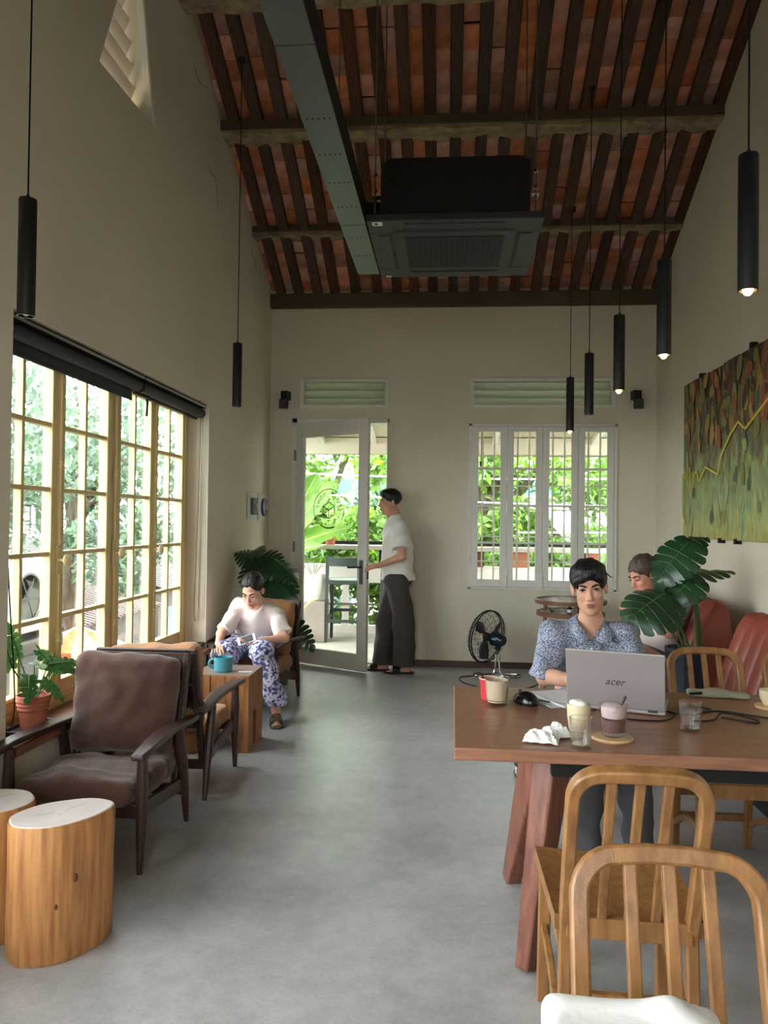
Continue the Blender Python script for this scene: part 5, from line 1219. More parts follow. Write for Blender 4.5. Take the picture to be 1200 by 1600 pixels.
# ------------------------------------------------------------------ people
V = Vector
def skin(name, c, c2): return mat(name, c, .5, spec=.35, col2=c2, vscale=14, subs=.06, detail=3)
def head_axes(face, up=(0, 0, 1)):
    f = V(face).normalized(); u = V(up); u = (u - f * u.dot(f)).normalized(); x = u.cross(f) * -1
    return Matrix((x, f, u)).transposed()          # columns: side, face, up
class Head:
    def __init__(s, c, face, up=(0, 0, 1), k=1.0): s.c = V(c); s.M = head_axes(face, up); s.k = k
    def p(s, x, y, z): return s.c + s.M @ V((x, y, z)) * s.k
    def e(s, S, c, r, k=.015, sub=False, rot=None):
        M = s.M if rot is None else s.M @ Euler(rot).to_matrix()
        S.ell(s.p(*c), [q * s.k for q in r], M, k, sub)
    def c_(s, S, a, b, ra, rb=None, k=.012, sub=False): S.cap(s.p(*a), s.p(*b), ra * s.k, None if rb is None else rb * s.k, k, sub)
    def sculpt(s, S, female=False):
        j = .92 if female else 1
        s.e(S, (0, -.012, .045), (.073, .092, .078)); s.e(S, (0, .022, -.028), (.058, .066, .088), .02)
        s.e(S, (0, .058, -.098), (.026 * j, .026, .021), .02)
        for q in (-1, 1):
            s.e(S, (.030 * q * j, .02, -.064), (.022, .044, .034), .022); s.e(S, (.036 * q, .062, -.022), (.021, .02, .017), .018)
            s.e(S, (.031 * q, .0935, .008), (.0165, .012, .0095), .008, True)
            s.e(S, (.031 * q, .076, .009), (.0155, .0118, .0105), .003)
            s.c_(S, (.012 * q, .083, .026), (.044 * q, .072, .026), .0075, .006, .010)
            s.e(S, (.011 * q, .093, -.034), (.0085, .010, .0075), .006)
            s.e(S, (.077 * q, -.006, -.004), (.008, .017, .031), .006, False, (0, .16 * q, .45 * q)); s.e(S, (.083 * q, .0, 0), (.006, .009, .018), .005, True)
        s.c_(S, (0, .082, .018), (0, .103, -.026), .0075, .011, .010); s.e(S, (0, .101, -.030), (.0115, .0115, .009), .006)
        s.e(S, (0, .078, -.060), (.026, .016, .018), .012)
        s.e(S, (0, .0885, -.0565), (.019, .0075, .0045), .004); s.e(S, (0, .0875, -.0675), (.016, .0085, .0055), .004); s.c_(S, (-.022, .094, -.0615), (.022, .094, -.0615), .0016, .0016, .004, True)
    def features(s, root, iris=(30, 22, 18), brow=(22, 18, 16), lip=(156, 92, 82), closed=False):
        me = mat('eye_white', (178, 168, 160), .4); mi = mat('dark_iris', iris, .2); mb_ = mat('brow_hair', brow, .8); ml = mat('lip_' + str(lip[0]), lip, .5)
        for q in (-1, 1):
            if not closed:
                e = MB().ball((0, 0, 0), .0112 * s.k, 14, 10); e.v = [tuple(s.p(.031 * q, .0755, .0075) + s.M @ V(v)) for v in e.v]
                eo = e.build('eye', me, root, True, smooth=True)
                i = MB().ball((0, 0, 0), (.006 * s.k, .0025 * s.k, .006 * s.k), 12, 8); i.v = [tuple(s.p(.031 * q, .0857, .0085) + s.M @ V(v)) for v in i.v]; i.build('iris', mi, eo, True, smooth=True)
            lz = .0135 if not closed else .0045
            MB().tube([s.p(.018 * q, .0875, .0085 if not closed else .005), s.p(.025 * q, .0905, lz), s.p(.033 * q, .0895, lz), s.p(.044 * q, .0815, .0095 if not closed else .005)], [.0016, .0034, .0034, .0018], 6).build('eyelid_line', mb_, root, True)
            k = [(.012, .0935, .0225), (.022, .0925, .0270), (.034, .087, .0300), (.047, .0755, .0265)]
            MB().sweep([s.p(a * q, b - .001, c) for a, b, c in k], [.0055, .0075, .0065, .0025], .006, s.M @ V((0, 1, 0))).build('eyebrow', mb_, root, True)
        for z, h, nm in ((-.0575, .0042, 'upper_lip'), (-.0672, .0052, 'lower_lip')):
            b = MB().ball((0, 0, 0), (.0215 if z > -.06 else .0175, .0052, h), 14, 8); b.v = [tuple(s.p(v[0], .0945 + v[1] - 12 * v[0] ** 2, z + v[2])) for v in b.v]; b.build(nm, ml, root, True, smooth=True)
def hand(S, wrist, dir_, palm_n, size=1.0, curl=.35, thumb=1, spread=.10, curls=None):
    """palm and five fingers: dir_ points along the hand, palm_n out of the palm"""
    d = V(dir_).normalized(); n = V(palm_n); n = (n - d * n.dot(d)).normalized(); x = d.cross(n); w = V(wrist)
    P = lambda a, b, c: w + (x * a + d * b + n * c) * size
    S.cap(P(0, 0, 0), P(0, .03, 0), .021 * size, .024 * size, .015, flat=(n, 1.35))
    for a in (-.024, -.008, .008, .024): S.cap(P(a * .6, .025, 0), P(a, .078, 0), .0115 * size, .0108 * size, .008)
    S.cap(P(.018 * thumb, .02, .006), P(.026 * thumb, .045, .008), .014 * size, .012 * size, .010)
    L = [(.024, .026, .018), (.030, .028, .019), (.028, .026, .018), (.022, .020, .016)]
    for i, a in enumerate((.026, .009, -.009, -.026)):
        a *= thumb; b = P(a, .080, 0); ang = 0; cv = curls[i] if curls else curl
        for j, l in enumerate(L[i]):
            l *= 1.15; ang += cv * (1 if j else .8); sx = math.sin(spread * a / .026)
            e = b + (x * sx + d * math.cos(ang) + n * math.sin(ang)).normalized() * l * size
            S.cap(b, e, (.0088 - .0008 * j) * size, (.0082 - .0009 * j) * size, .004); b = e
    b = P(.026 * thumb, .038, .010)
    for l, q in ((.032, (.75 * thumb, .62, .28)), (.027, (.35 * thumb, .86, .38))):
        e = b + (x * q[0] + d * q[1] + n * q[2]).normalized() * l * size; S.cap(b, e, .0105 * size, .0085 * size, .005); b = e
def limb(S, pts, rs, k=.02, flat=None):
    for i in range(len(pts) - 1): S.cap(pts[i], pts[i + 1], rs[i], rs[i + 1], k, flat=flat)
M_hair = mat('black_hair', (20, 19, 20), .45, spec=.4, bump=.5, bscale=26, stretch=(6, 6, 1), var=.3, vscale=20)

# --- man with the laptop -------------------------------------------------
def man_laptop():
    t = thing('person', 'seated man in a speckled blue grey collared shirt looking over the silver laptop', 'person', (.60, 3.4, 0))
    sk = skin('man_skin', (208, 160, 134), (192, 142, 116))
    H = Head((.580, 3.245, 1.098), (-.15, -.98, -.10), (-.11, -.06, 1), .88)
    shL, shR = V((.440, 3.32, .892)), V((.745, 3.32, .892)); elL, elR = V((.405, 3.24, .735)), V((.785, 3.24, .745)); wrL, wrR = V((.485, 3.0, .762)), V((.70, 3.0, .762))
    pel = V((.605, 3.46, .53)); nb = V((.602, 3.32, .945)); ch = V((.600, 3.36, .82)); be = V((.603, 3.42, .65))
    kL, kR = V((.535, 3.0, .49)), V((.71, 3.02, .49)); aL, aR = V((.54, 3.03, .10)), V((.74, 3.06, .10)); hL, hR = V((.54, 3.42, .505)), V((.68, 3.42, .505))
    S = SDF((.28, 2.78, -.0), (.96, 3.62, 1.27), .0048)
    H.sculpt(S)
    S.cap(H.p(0, -.03, -.075), nb, .043, .048, .015); S.cap(nb, ch + V((0, 0, .02)), .052, .09, .03)
    S.ell(ch, (.15, .085, .12), None, .04); S.ell(be, (.135, .09, .15), None, .05); S.ell(pel, (.15, .11, .09), None, .05)
    for a, b, c, th in ((shL, elL, wrL, 1), (shR, elR, wrR, -1)):
        limb(S, [a, b, c], [.045, .037, .025], .025); S.ell(a, (.052, .05, .047), None, .03)
    hand(S, wrL, (.55, -.8, -.08), (.2, 0, -1), .9, .15, 1); hand(S, wrR, (-.5, -.85, -.08), (-.2, 0, -1), .9, .15, -1)
    limb(S, [hL, kL, aL], [.08, .055, .035], .03); limb(S, [hR, kR, aR], [.08, .055, .035], .03)
    for a in (aL, aR): S.cap(a + V((0, .02, -.06)), a + V((0, -.13, -.075)), .035, .028, .02)
    S.mesh('body', sk, t)
    H.features(t, lip=(158, 92, 84))
    # hair: cap with a side swept fringe
    S = SDF((.43, 3.08, .98), (.74, 3.42, 1.30), .0042)
    H.e(S, (0, -.018, .054), (.086, .102, .090), .01); H.e(S, (.0, .025, .090), (.076, .068, .044), .02)
    H.e(S, (0, .10, -.030), (.075, .075, .078), .012, True); H.e(S, (0, .06, -.10), (.12, .12, .085), .012, True); H.e(S, (-.012, .108, .036), (.026, .030, .026), .016, True)
    for q in (-1, 1): H.e(S, (.086 * q, .0, -.012), (.022, .024, .040), .006, True)
    H.e(S, (.030, .066, .062), (.048, .030, .024), .014, False, (0, .42, 0)); H.e(S, (-.046, .052, .062), (.030, .030, .024), .014, False, (0, -.5, 0)); H.e(S, (.058, .045, .045), (.018, .028, .028), .012)
    S.folds(.0025, 120, 4); S.mesh('hair', M_hair, t)
    MB().tube([H.p(-.06, .02, .075), H.p(-.085, .03, .07), H.p(-.102, .035, .052), H.p(-.112, .03, .055)], [.004, .003, .002, .001], 6).build('loose_lock', M_hair, t, True)
    # shirt with short sleeves, collar, placket
    m = bpy.data.materials.new('speckled_shirt'); m.use_nodes = True; n = m.node_tree; b = n.nodes['Principled BSDF']; b.inputs['Roughness'].default_value = .8; L = n.links.new
    tc = _n(n, 'ShaderNodeTexCoord'); vo = _n(n, 'ShaderNodeTexNoise'); vo.inputs['Scale'].default_value = 190; vo.inputs['Detail'].default_value = 2; L(tc.outputs['Object'], vo.inputs['Vector'])
    rp = _n(n, 'ShaderNodeValToRGB'); e = rp.color_ramp.elements; e[0].position = .38; e[0].color = (*lin((70, 76, 94)), 1); e[1].position = .64; e[1].color = (*lin((186, 190, 204)), 1); k = e.new(.5); k.color = (*lin((134, 142, 164)), 1)
    L(vo.outputs['Fac'], rp.inputs['Fac']); L(rp.outputs[0], b.inputs['Base Color'])
    S = SDF((.28, 3.05, .50), (.94, 3.62, 1.06), .005)
    S.ell(ch, (.17, .103, .14), None, .04); S.ell(be, (.165, .112, .17), None, .06); S.cap(shL + V((.02, 0, 0)), shR - V((.02, 0, 0)), .054, .054, .03); S.cap(nb + V((0, .015, -.035)), ch, .062, .11, .03)
    for q, e in ((-1, shL), (1, shR)): S.cap(nb + V((.035 * q, .015, -.018)), e + V((-.01 * q, 0, .012)), .045, .045, .04)
    for a, b_, q in ((shL, elL, -1), (shR, elR, 1)):
        d = (b_ - a).normalized(); S.cap(a, b_ + d * .01 + V((.008 * q, 0, 0)), .052, .064, .03)
    S.folds(.011, 38, 11, 2.2)
    S.cap(H.p(0, -.02, -.06), nb + V((0, 0, .01)), .047, .054, .01, True)
    S.cap(nb + V((-.004, -.060, .035)), (.588, 3.255, .868), .046, .010, .012, True)
    f = S.f; X, Y, Z = np.meshgrid(*S.ax, indexing='ij', sparse=True)
    S.f = np.maximum(f, (.728 - Z - .12 * (X - .40) - 9 * np.maximum(X - .475, 0)).astype(np.float32)); S.f = np.maximum(S.f, (.735 - Z - 9 * np.maximum(.715 - X, 0)).astype(np.float32)); S.cut((0, 0, .52), (0, 0, -1))
    sh = S.mesh('shirt', m, t)
    c = nb + V((-.006, -.004, -.004))
    for q in (-1, 1):
        top = [c + V((.050 * q, .035, .022)), c + V((.057 * q, -.02, .022)), c + V((.046 * q, -.055, .004)), c + V((.010 * q, -.088, -.055))]
        bot = [c + V((.070 * q, .04, -.008)), c + V((.082 * q, -.03, -.012)), c + V((.084 * q, -.075, -.030)), c + V((.058 * q, -.112, -.066))]
        o = MB().add(top + bot, [(i, i + 1, 5 + i, 4 + i) for i in range(3)]).build('collar', m, sh, True, smooth=True, fix=False); sm = o.modifiers.new('th', 'SOLIDIFY'); sm.thickness = .004
    MB().sweep([(.588, 3.245, .872), (.592, 3.25, .82), (.598, 3.29, .72)], .022, .008, (.05, -1, .1)).build('placket', m, sh, True)
    for z, y in ((.850, 3.240), (.79, 3.252)): MB().lathe([(0, 0), (.005, 0), (.005, .002), (0, .002)], 10, (.591, y, z), Matrix.Rotation(R(90), 4, 'X')).build('button', M_paper, sh, True)
    jm = mat('grey_jeans', (88, 88, 92), .85, bump=.2, bscale=120, var=.15, vscale=9)
    S = SDF((.40, 2.88, .06), (.86, 3.64, .66), .0065)
    limb(S, [hL, kL, aL], [.095, .070, .052], .03); limb(S, [hR, kR, aR], [.095, .070, .052], .03); S.ell(pel, (.165, .125, .105), None, .05); S.cut((0, 0, .60), (0, 0, 1)); S.folds(.006, 40, 6, 2); S.cut((0, 0, .105), (0, 0, -1))
    S.mesh('jeans', jm, t)
    for a in (aL, aR):
        S = SDF(a + V((-.07, -.22, -.12)), a + V((.07, .10, .02)), .006); S.cap(a + V((0, .02, -.058)), a + V((0, -.14, -.072)), .042, .036, .02); S.cut((0, 0, .002), (0, 0, -1)); S.mesh('shoe', M_blackm, t)
    return t
man_laptop()

# --- woman in the armchair ------------------------------------------------
def woman_chair():
    t = thing('person', 'seated woman in a white tee and patterned blue trousers looking down at her phone', 'person', (-1.42, 5.5, 0))
    sk = skin('woman_skin', (228, 178, 154), (212, 160, 136))
    H = Head((-1.385, 5.36, .868), (-.12, -.86, -.52), (-.02, -.42, .9), .98)
    pel = V((-1.44, 5.63, .46)); nb = V((-1.395, 5.49, .775))
    shL, shR = V((-1.525, 5.51, .712)), V((-1.272, 5.51, .712)); elL, elR = V((-1.60, 5.33, .56)), V((-1.155, 5.38, .535)); wrL, wrR = V((-1.555, 5.12, .525)), V((-1.30, 5.22, .53))
    kL, kR = V((-1.50, 5.12, .47)), V((-1.25, 5.10, .475)); aL, aR = V((-1.50, 5.16, .10)), V((-1.145, 5.10, .09)); hL, hR = V((-1.51, 5.58, .43)), V((-1.36, 5.58, .43))
    S = SDF((-1.76, 4.82, .0), (-1.02, 5.82, 1.02), .0055)
    H.sculpt(S, True)
    S.cap(H.p(0, -.03, -.075), nb, .042, .046, .02); S.cap(nb, (-1.41, 5.53, .68), .05, .085, .04); S.ell((-1.41, 5.53, .66), (.135, .08, .12), None, .04); S.ell((-1.43, 5.60, .54), (.12, .085, .13), None, .05); S.ell(pel, (.15, .11, .09), None, .05)
    for a, b, c in ((shL, elL, wrL), (shR, elR, wrR)): limb(S, [a, b, c], [.037, .032, .022], .02); S.ell(a, (.044, .043, .042), None, .02)
    hand(S, wrL, (.3, -.9, -.2), (.1, .1, -1), .88, .25, 1); hand(S, wrR, (-.8, -.5, -.12), (-.25, -.1, 1), .88, .42, 1)
    limb(S, [hL, kL, aL], [.078, .052, .033], .03); limb(S, [hR, kR, aR], [.078, .052, .033], .03)
    for a, d in ((aL, V((0, -1, 0))), (aR, V((.25, -.97, 0)))):
        d.normalize(); S.cap(a + V((0, 0, -.05)) - d * .03, a + d * .09 + V((0, 0, -.066)), .030, .022, .02, flat=((0, 0, 1), 1.0))
        x = d.cross(V((0, 0, 1)))
        for i in range(5): S.cap(a + d * .085 + x * (.018 - .011 * i) + V((0, 0, -.068)), a + d * (.128 - .006 * i) + x * (.026 - .014 * i) + V((0, 0, -.072)), .010 if i == 0 else .0075, .0085 if i == 0 else .006, .005)
    S.mesh('body', sk, t)
    H.features(t, closed=True, lip=(190, 98, 92))
    S = SDF((-1.56, 5.2, .74), (-1.2, 5.56, 1.06), .005)
    H.e(S, (0, -.018, .050), (.080, .098, .084), .01); H.e(S, (0, -.105, .0), (.045, .035, .04), .03); H.e(S, (0, .10, -.004), (.070, .075, .082), .012, True); H.e(S, (0, .04, -.10), (.12, .13, .065), .012, True)
    for q in (-1, 1): H.e(S, (.087 * q, .002, -.012), (.018, .022, .034), .006, True)
    H.c_(S, (0, .095, .085), (0, -.02, .142), .003, .003, .008, True)
    S.folds(.0015, 130, 4); S.mesh('hair', M_hair, t)
    S = SDF((-1.76, 5.1, .40), (-1.02, 5.80, .90), .006); tm = mat('white_tee', (226, 214, 208), .85, sheen=.2, bump=.08, bscale=90)
    S.ell((-1.41, 5.53, .66), (.158, .10, .14), None, .04); S.ell((-1.43, 5.60, .54), (.145, .108, .145), None, .05); S.cap(shL + V((.01, 0, .004)), shR - V((.01, 0, -.004)), .056, .056, .03); S.cap(nb + V((0, .01, -.03)), (-1.41, 5.53, .68), .058, .09, .03)
    for a, b in ((shL, elL), (shR, elR)): d = b - a; S.cap(a, a + d * .86, .060, .056, .03)
    S.folds(.013, 42, 21, 2.2)
    for a, b in ((shL, elL), (shR, elR)):
        d = (b - a).normalized(); c = a + (b - a) * .86; X, Y, Z = np.meshgrid(*S.ax, indexing='ij', sparse=True)
        pl = (X - c.x) * d.x + (Y - c.y) * d.y + (Z - c.z) * d.z; r2 = np.sqrt((X - c.x) ** 2 + (Y - c.y) ** 2 + (Z - c.z) ** 2) - .10
        S.f = np.maximum(S.f, np.minimum(pl, -r2).astype(np.float32))
    S.cap(H.p(0, -.02, -.06), nb + V((0, 0, 0)), .05, .052, .01, True); S.ell(nb + V((.005, -.07, -.015)), (.062, .055, .05), None, .012, True); S.cut((0, 0, .47), (0, 0, -1))
    S.mesh('tee_shirt', tm, t)
    pm = mat('patterned_trousers', (204, 202, 222), .85, col2=(62, 68, 122), vscale=48, ramp=(.44, .54), detail=3)
    S = SDF((-1.72, 4.98, .05), (-1.02, 5.82, .58), .007)
    limb(S, [hL, kL, aL + V((0, 0, .05))], [.095, .075, .065], .03); limb(S, [hR, kR, aR + V((0, 0, .05))], [.095, .075, .070], .03); S.ell(pel, (.165, .12, .10), None, .05); S.folds(.010, 34, 9, 2); S.cut((0, 0, .125), (0, 0, -1)); S.cut((0, 5.6, .545), (0, .3, 1))
    S.mesh('trousers', pm, t)
    sm_ = mat('olive_sandal', (74, 70, 58), .7)
    for a, d in ((aL, V((0, -1, 0))), (aR, V((.25, -.97, 0)))):
        d.normalize(); x = d.cross(V((0, 0, 1))); z = -a.z
        so = MB().prism([(.03, -.05), (-.03, -.05), (-.042, .05), (-.043, .12), (-.022, .15), (.022, .15), (.043, .12), (.042, .05)], 0, .016); Mx = Matrix((x, d, V((0, 0, 1)))).transposed()
        so.v = [tuple(Mx @ V(v) + V((a.x, a.y, 0))) for v in so.v]; s0 = so.build('sandal_sole', sm_, t, True, bevel=.004)
        for u, w in ((.02, .05), (.085, .05)):
            k = [V((a.x, a.y, 0)) + d * u + x * (.043 * math.cos(R(an))) + V((0, 0, .014 + (.062 if u < .05 else .044) * math.sin(R(an)))) for an in range(0, 181, 20)]
            MB().sweep(k, .004, w, d).build('sandal_strap', sm_, s0, True)
    p = thing('phone', 'white smartphone held in the seated woman\'s hand', 'phone', (-1.375, 5.175, .548)); M = Matrix((V((.78, .12, .35)).normalized(), V((-.2, .6, .75)).normalized(), V((0, 0, 1)))).transposed()
    x = V((.86, .2, .28)).normalized(); n = V((-.05, -.72, .70)); n = (n - x * x.dot(n)).normalized(); y = n.cross(x); M = Matrix((x, y, n)).transposed()
    MB().box((0, 0, 0), (.125, .066, .008), M).build('case', M_paper, p, bevel=.003); MB().box(n * .0045, (.092, .056, .001), M).build('screen', M_lapk, p)
woman_chair()

# --- man standing at the door ---------------------------------------------
def man_door():
    t = thing('person', 'standing man in a loose white tee and wide dark trousers holding the door handle', 'person', (-.48, 7.0, 0))
    sk = skin('man_skin', (208, 160, 134), (192, 142, 116))
    H = Head((-.545, 7.03, 1.545), (-.93, -.36, -.02), (0, 0, 1), .98)
    nb = V((-.505, 7.06, 1.405)); shL = V((-.45, 6.93, 1.315)); shR = V((-.50, 7.20, 1.315)); elL = V((-.42, 6.86, 1.06)); wrL = V((-.625, 6.86, .975)); elR = V((-.50, 7.24, 1.05)); wrR = V((-.55, 7.22, .82))
    pel = V((-.47, 7.06, .86)); hL, hR = V((-.47, 6.97, .84)), V((-.48, 7.15, .84)); kL, kR = V((-.40, 6.95, .46)), V((-.57, 7.12, .46)); aL, aR = V((-.385, 6.96, .085)), V((-.60, 7.06, .085))
    S = SDF((-.92, 6.72, .0), (-.2, 7.34, 1.70), .0056)
    H.sculpt(S)
    S.cap(H.p(0, -.035, -.07), nb, .048, .052, .02); S.cap(nb, (-.48, 7.06, 1.26), .058, .09, .04); S.ell((-.475, 7.06, 1.22), (.095, .15, .15), None, .04); S.ell((-.47, 7.06, 1.02), (.09, .13, .16), None, .05); S.ell(pel, (.105, .15, .10), None, .05)
    for a, b, c in ((shL, elL, wrL), (shR, elR, wrR)): limb(S, [a, b, c], [.046, .036, .025], .025); S.ell(a, (.052, .055, .05), None, .03)
    hand(S, wrL, (-1, .02, -.18), (0, .55, -.6), .95, .42, -1); hand(S, wrR, (-.15, 0, -1), (0, -1, 0), .95, .3, 1)
    limb(S, [hL, kL, aL], [.082, .054, .034], .03); limb(S, [hR, kR, aR], [.082, .054, .034], .03)
    for a in (aL, aR):
        S.cap(a + V((.03, 0, -.05)), a + V((-.12, -.01, -.062)), .032, .024, .02)
        for i in range(5): S.cap(a + V((-.11, -.024 + .012 * i, -.064)), a + V((-.165 + .008 * i, -.028 + .014 * i, -.068)), .009, .007, .005)
    S.mesh('body', sk, t)
    H.features(t, lip=(146, 88, 78))
    S = SDF((-.70, 6.88, 1.44), (-.38, 7.18, 1.72), .005)
    H.e(S, (0, -.016, .052), (.081, .099, .083), .01); H.e(S, (0, .045, .085), (.06, .05, .035), .02); H.e(S, (0, .10, -.02), (.075, .072, .074), .012, True); H.e(S, (0, .04, -.095), (.13, .14, .075), .012, True)
    for q in (-1, 1): H.e(S, (.087 * q, .004, -.008), (.018, .022, .034), .006, True)
    S.folds(.002, 150, 4); S.mesh('hair', M_hair, t)
    S = SDF((-.80, 6.74, .78), (-.2, 7.36, 1.46), .006); tm = mat('plain_white_tee', (228, 226, 218), .85, bump=.08, bscale=90)
    S.ell((-.475, 7.06, 1.22), (.118, .17, .17), None, .05); S.cap((-.47, 7.06, 1.15), (-.47, 7.06, .80), .145, .168, .05, flat=((1, 0, 0), 1.02)); S.cap(shL, shR, .066, .066, .04); S.cap(nb + V((.0, 0, -.02)), (-.48, 7.06, 1.26), .07, .11, .04)
    for a, b in ((shL, elL), (shR, elR)): S.cap(a, a + (b - a) * .74, .072, .078, .03)
    S.folds(.012, 26, 31, 2.2)
    for a, b in ((shL, elL), (shR, elR)):
        d = (b - a).normalized(); c = a + (b - a) * .72; X, Y, Z = np.meshgrid(*S.ax, indexing='ij', sparse=True)
        pl = (X - c.x) * d.x + (Y - c.y) * d.y + (Z - c.z) * d.z; ry = np.sqrt((X - c.x) ** 2 + (Y - c.y) ** 2 + (Z - c.z) ** 2) - .098
        s_ = -1 if a is shL else 1; side = (.062 if a is shL else .062) - s_ * (Y - c.y) * 1.0
        S.f = np.maximum(S.f, np.minimum(pl, np.minimum(-ry, .11 - np.abs(Y - c.y - s_ * .06))).astype(np.float32))
    S.cap(H.p(0, -.02, -.06), nb, .052, .056, .01, True); S.cut((0, 0, .835), (0, 0, -1))
    S.mesh('tee_shirt', tm, t)
    S = SDF((-.76, 6.78, .04), (-.2, 7.34, .95), .007); pm = mat('dark_brown_trousers', (66, 58, 58), .85, bump=.1, bscale=100, var=.12, vscale=6)
    limb(S, [hL, kL, aL + V((0, 0, -.03))], [.11, .094, .10], .03); limb(S, [hR, kR, aR + V((0, 0, -.03))], [.11, .094, .10], .03); S.ell(pel, (.125, .165, .11), None, .05); S.folds(.009, 22, 13, 1.6); S.cut((0, 0, .07), (0, 0, -1)); S.cut((0, 0, .90), (0, 0, 1))
    S.mesh('trousers', pm, t)
    for a in (aL, aR):
        so = MB().prism([(.085, -.03), (.085, .03), (-.05, .042), (-.13, .042), (-.185, .02), (-.185, -.025), (-.13, -.045), (-.05, -.04)], 0, .016); so.v = [(v[0] + a.x, v[1] + a.y, v[2]) for v in so.v]; s0 = so.build('sandal_sole', M_blackm, t, True, bevel=.004)
        k = [V((a.x - .075, a.y + .045 * math.cos(R(an)), .014 + .048 * math.sin(R(an)))) for an in range(0, 181, 20)]; MB().sweep(k, .004, .07, (1, 0, 0)).build('sandal_strap', M_blackm, s0, True)
man_door()

# --- woman on the far bench -------------------------------------------------
def woman_bench():
    t = thing('person', 'brown haired woman in a white top looking down behind the monstera', 'person', (1.30, 5.15, 0))
    sk = skin('woman_skin_pink', (222, 160, 136), (204, 140, 118))
    H = Head((1.245, 5.04, 1.045), (-.86, -.40, -.42), (-.36, -.12, .92), 1.0)
    nb = V((1.335, 5.12, .935)); shL = V((1.36, 4.98, .865)); shR = V((1.37, 5.28, .87)); elL = V((1.36, 4.86, .715)); wrL = V((1.17, 4.86, .805)); elR = V((1.22, 5.34, .70)); wrR = V((1.15, 5.2, .66)); pel = V((1.37, 5.2, .53))
    S = SDF((.84, 4.62, .0), (1.62, 5.50, 1.20), .007)
    H.sculpt(S, True); S.cap(H.p(0, -.03, -.075), nb, .044, .048, .02); S.cap(nb, (1.38, 5.15, .82), .055, .09, .04); S.ell((1.39, 5.15, .79), (.095, .15, .15), None, .04); S.ell((1.38, 5.17, .64), (.10, .14, .14), None, .05); S.ell(pel, (.12, .15, .09), None, .05)
    for a, b, c in ((shL, elL, wrL), (shR, elR, wrR)): limb(S, [a, b, c], [.050, .042, .027], .025); S.ell(a, (.055, .055, .055), None, .03)
    hand(S, wrL, (-.75, .1, .5), (0, 1, .2), .9, .5, 1); hand(S, wrR, (-.9, -.2, -.1), (0, 0, -1), .9, .3, -1)
    for y in (5.08, 5.3): limb(S, [(1.3, y, .50), (.95, y - .03, .50), (.96, y - .03, .08)], [.085, .058, .036], .03); S.cap((.97, y - .03, .04), (.86, y - .03, .028), .034, .026, .02)
    S.mesh('body', sk, t); H.features(t, closed=True, lip=(186, 110, 100))
    S = SDF((1.05, 4.88, .92), (1.46, 5.24, 1.22), .006); bh = mat('brown_hair', (92, 74, 64), .5, bump=.5, bscale=24, stretch=(1, 6, 6), var=.35, vscale=18)
    H.e(S, (0, -.018, .050), (.082, .10, .084), .01); H.e(S, (0, -.085, -.03), (.072, .05, .07), .03); H.e(S, (0, .085, -.022), (.066, .058, .082), .012, True); H.e(S, (0, .06, -.11), (.10, .11, .065), .012, True); S.folds(.004, 120, 4); S.mesh('hair', bh, t)
    S = SDF((1.0, 4.9, .50), (1.62, 5.42, .96), .007); S.ell((1.385, 5.15, .76), (.112, .165, .15), None, .04); S.ell((1.37, 5.17, .62), (.125, .16, .15), None, .05); S.folds(.008, 34, 5); S.cut((1.38, 5.15, .845), (-.35, 0, 1)); S.cut((0, 0, .56), (0, 0, -1)); S.mesh('white_top', mat('white_tee', (226, 214, 208)), t)
    S = SDF((.84, 4.9, .06), (1.56, 5.46, .66), .008); jm = mat('blue_jeans', (84, 98, 122), .85, var=.2, vscale=8)
    for y in (5.08, 5.3): limb(S, [(1.3, y, .50), (.95, y - .03, .50), (.96, y - .03, .12)], [.10, .072, .06], .03)
    S.ell(pel, (.135, .165, .105), None, .05); S.cut((0, 0, .60), (0, 0, 1)); S.cut((0, 0, .09), (0, 0, -1)); S.mesh('jeans', jm, t)
    MB().tube([(1.215 + .002 * math.cos(a), 4.86 + .033 * math.cos(a), .785 + .033 * math.sin(a)) for a in [2 * PI * i / 16 for i in range(16)]], .003, 6, True).build('bracelet', mat('gold_bracelet', (212, 160, 84), .3, .9), t, True)
woman_bench()
# ------------------------------------------------------------------ balcony behind the door
MB().bb((-2.4, YB + .25, -.2), (4.5, 9.62, -.002)).build('floor_balcony', M_bal, kind='structure')
M_rail = mat('white_balustrade', (216, 212, 202), .7, var=.08, vscale=6)
t = thing('balustrade', 'white concrete balcony railing with wide balusters behind the bar stools', 'railing', (0, 9.45, 0))
MB().bb((-2.4, 9.38, -.2), (4.5, 9.52, .09)).build('bottom_curb', M_rail, t, True); MB().bb((-2.4, 9.36, .62), (4.5, 9.54, .84)).build('top_beam', M_rail, t, True, bevel=.01)
b0 = None
for i in range(27):
    x = -2.25 + .245 * i
    if b0 is None: b0 = MB().prism([(-.05, .09), (-.035, .2), (-.052, .36), (-.035, .52), (-.05, .62), (.05, .62), (.035, .52), (.052, .36), (.035, .2), (.05, .09)], -.035, .035, axis='Y').build('baluster', M_rail, t, bevel=.004, seg=1); o = b0
    else: o = inst(b0, 'baluster', t)
    o.location = (x, 0, 0)
MB().bb((-2.4, 9.40, .34), (4.5, 9.43, .365)).build('middle_rail', mat('grey_metal', (120, 120, 118)), t, True)
M_ctr = mat('grey_counter', (168, 162, 152), .5, var=.1, vscale=5)
t = thing('bar_counter', 'long grey balcony bar counter board fixed above the railing', 'counter', (0, 9.25, 1.05))
MB().bb((-2.4, 9.08, 1.035), (4.5, 9.42, 1.085)).build('counter_board', M_ctr, t, True, bevel=.005); MB().bb((-2.4, 9.43, 1.09), (4.5, 9.46, 1.13)).build('handrail', M_blackm, t, True)
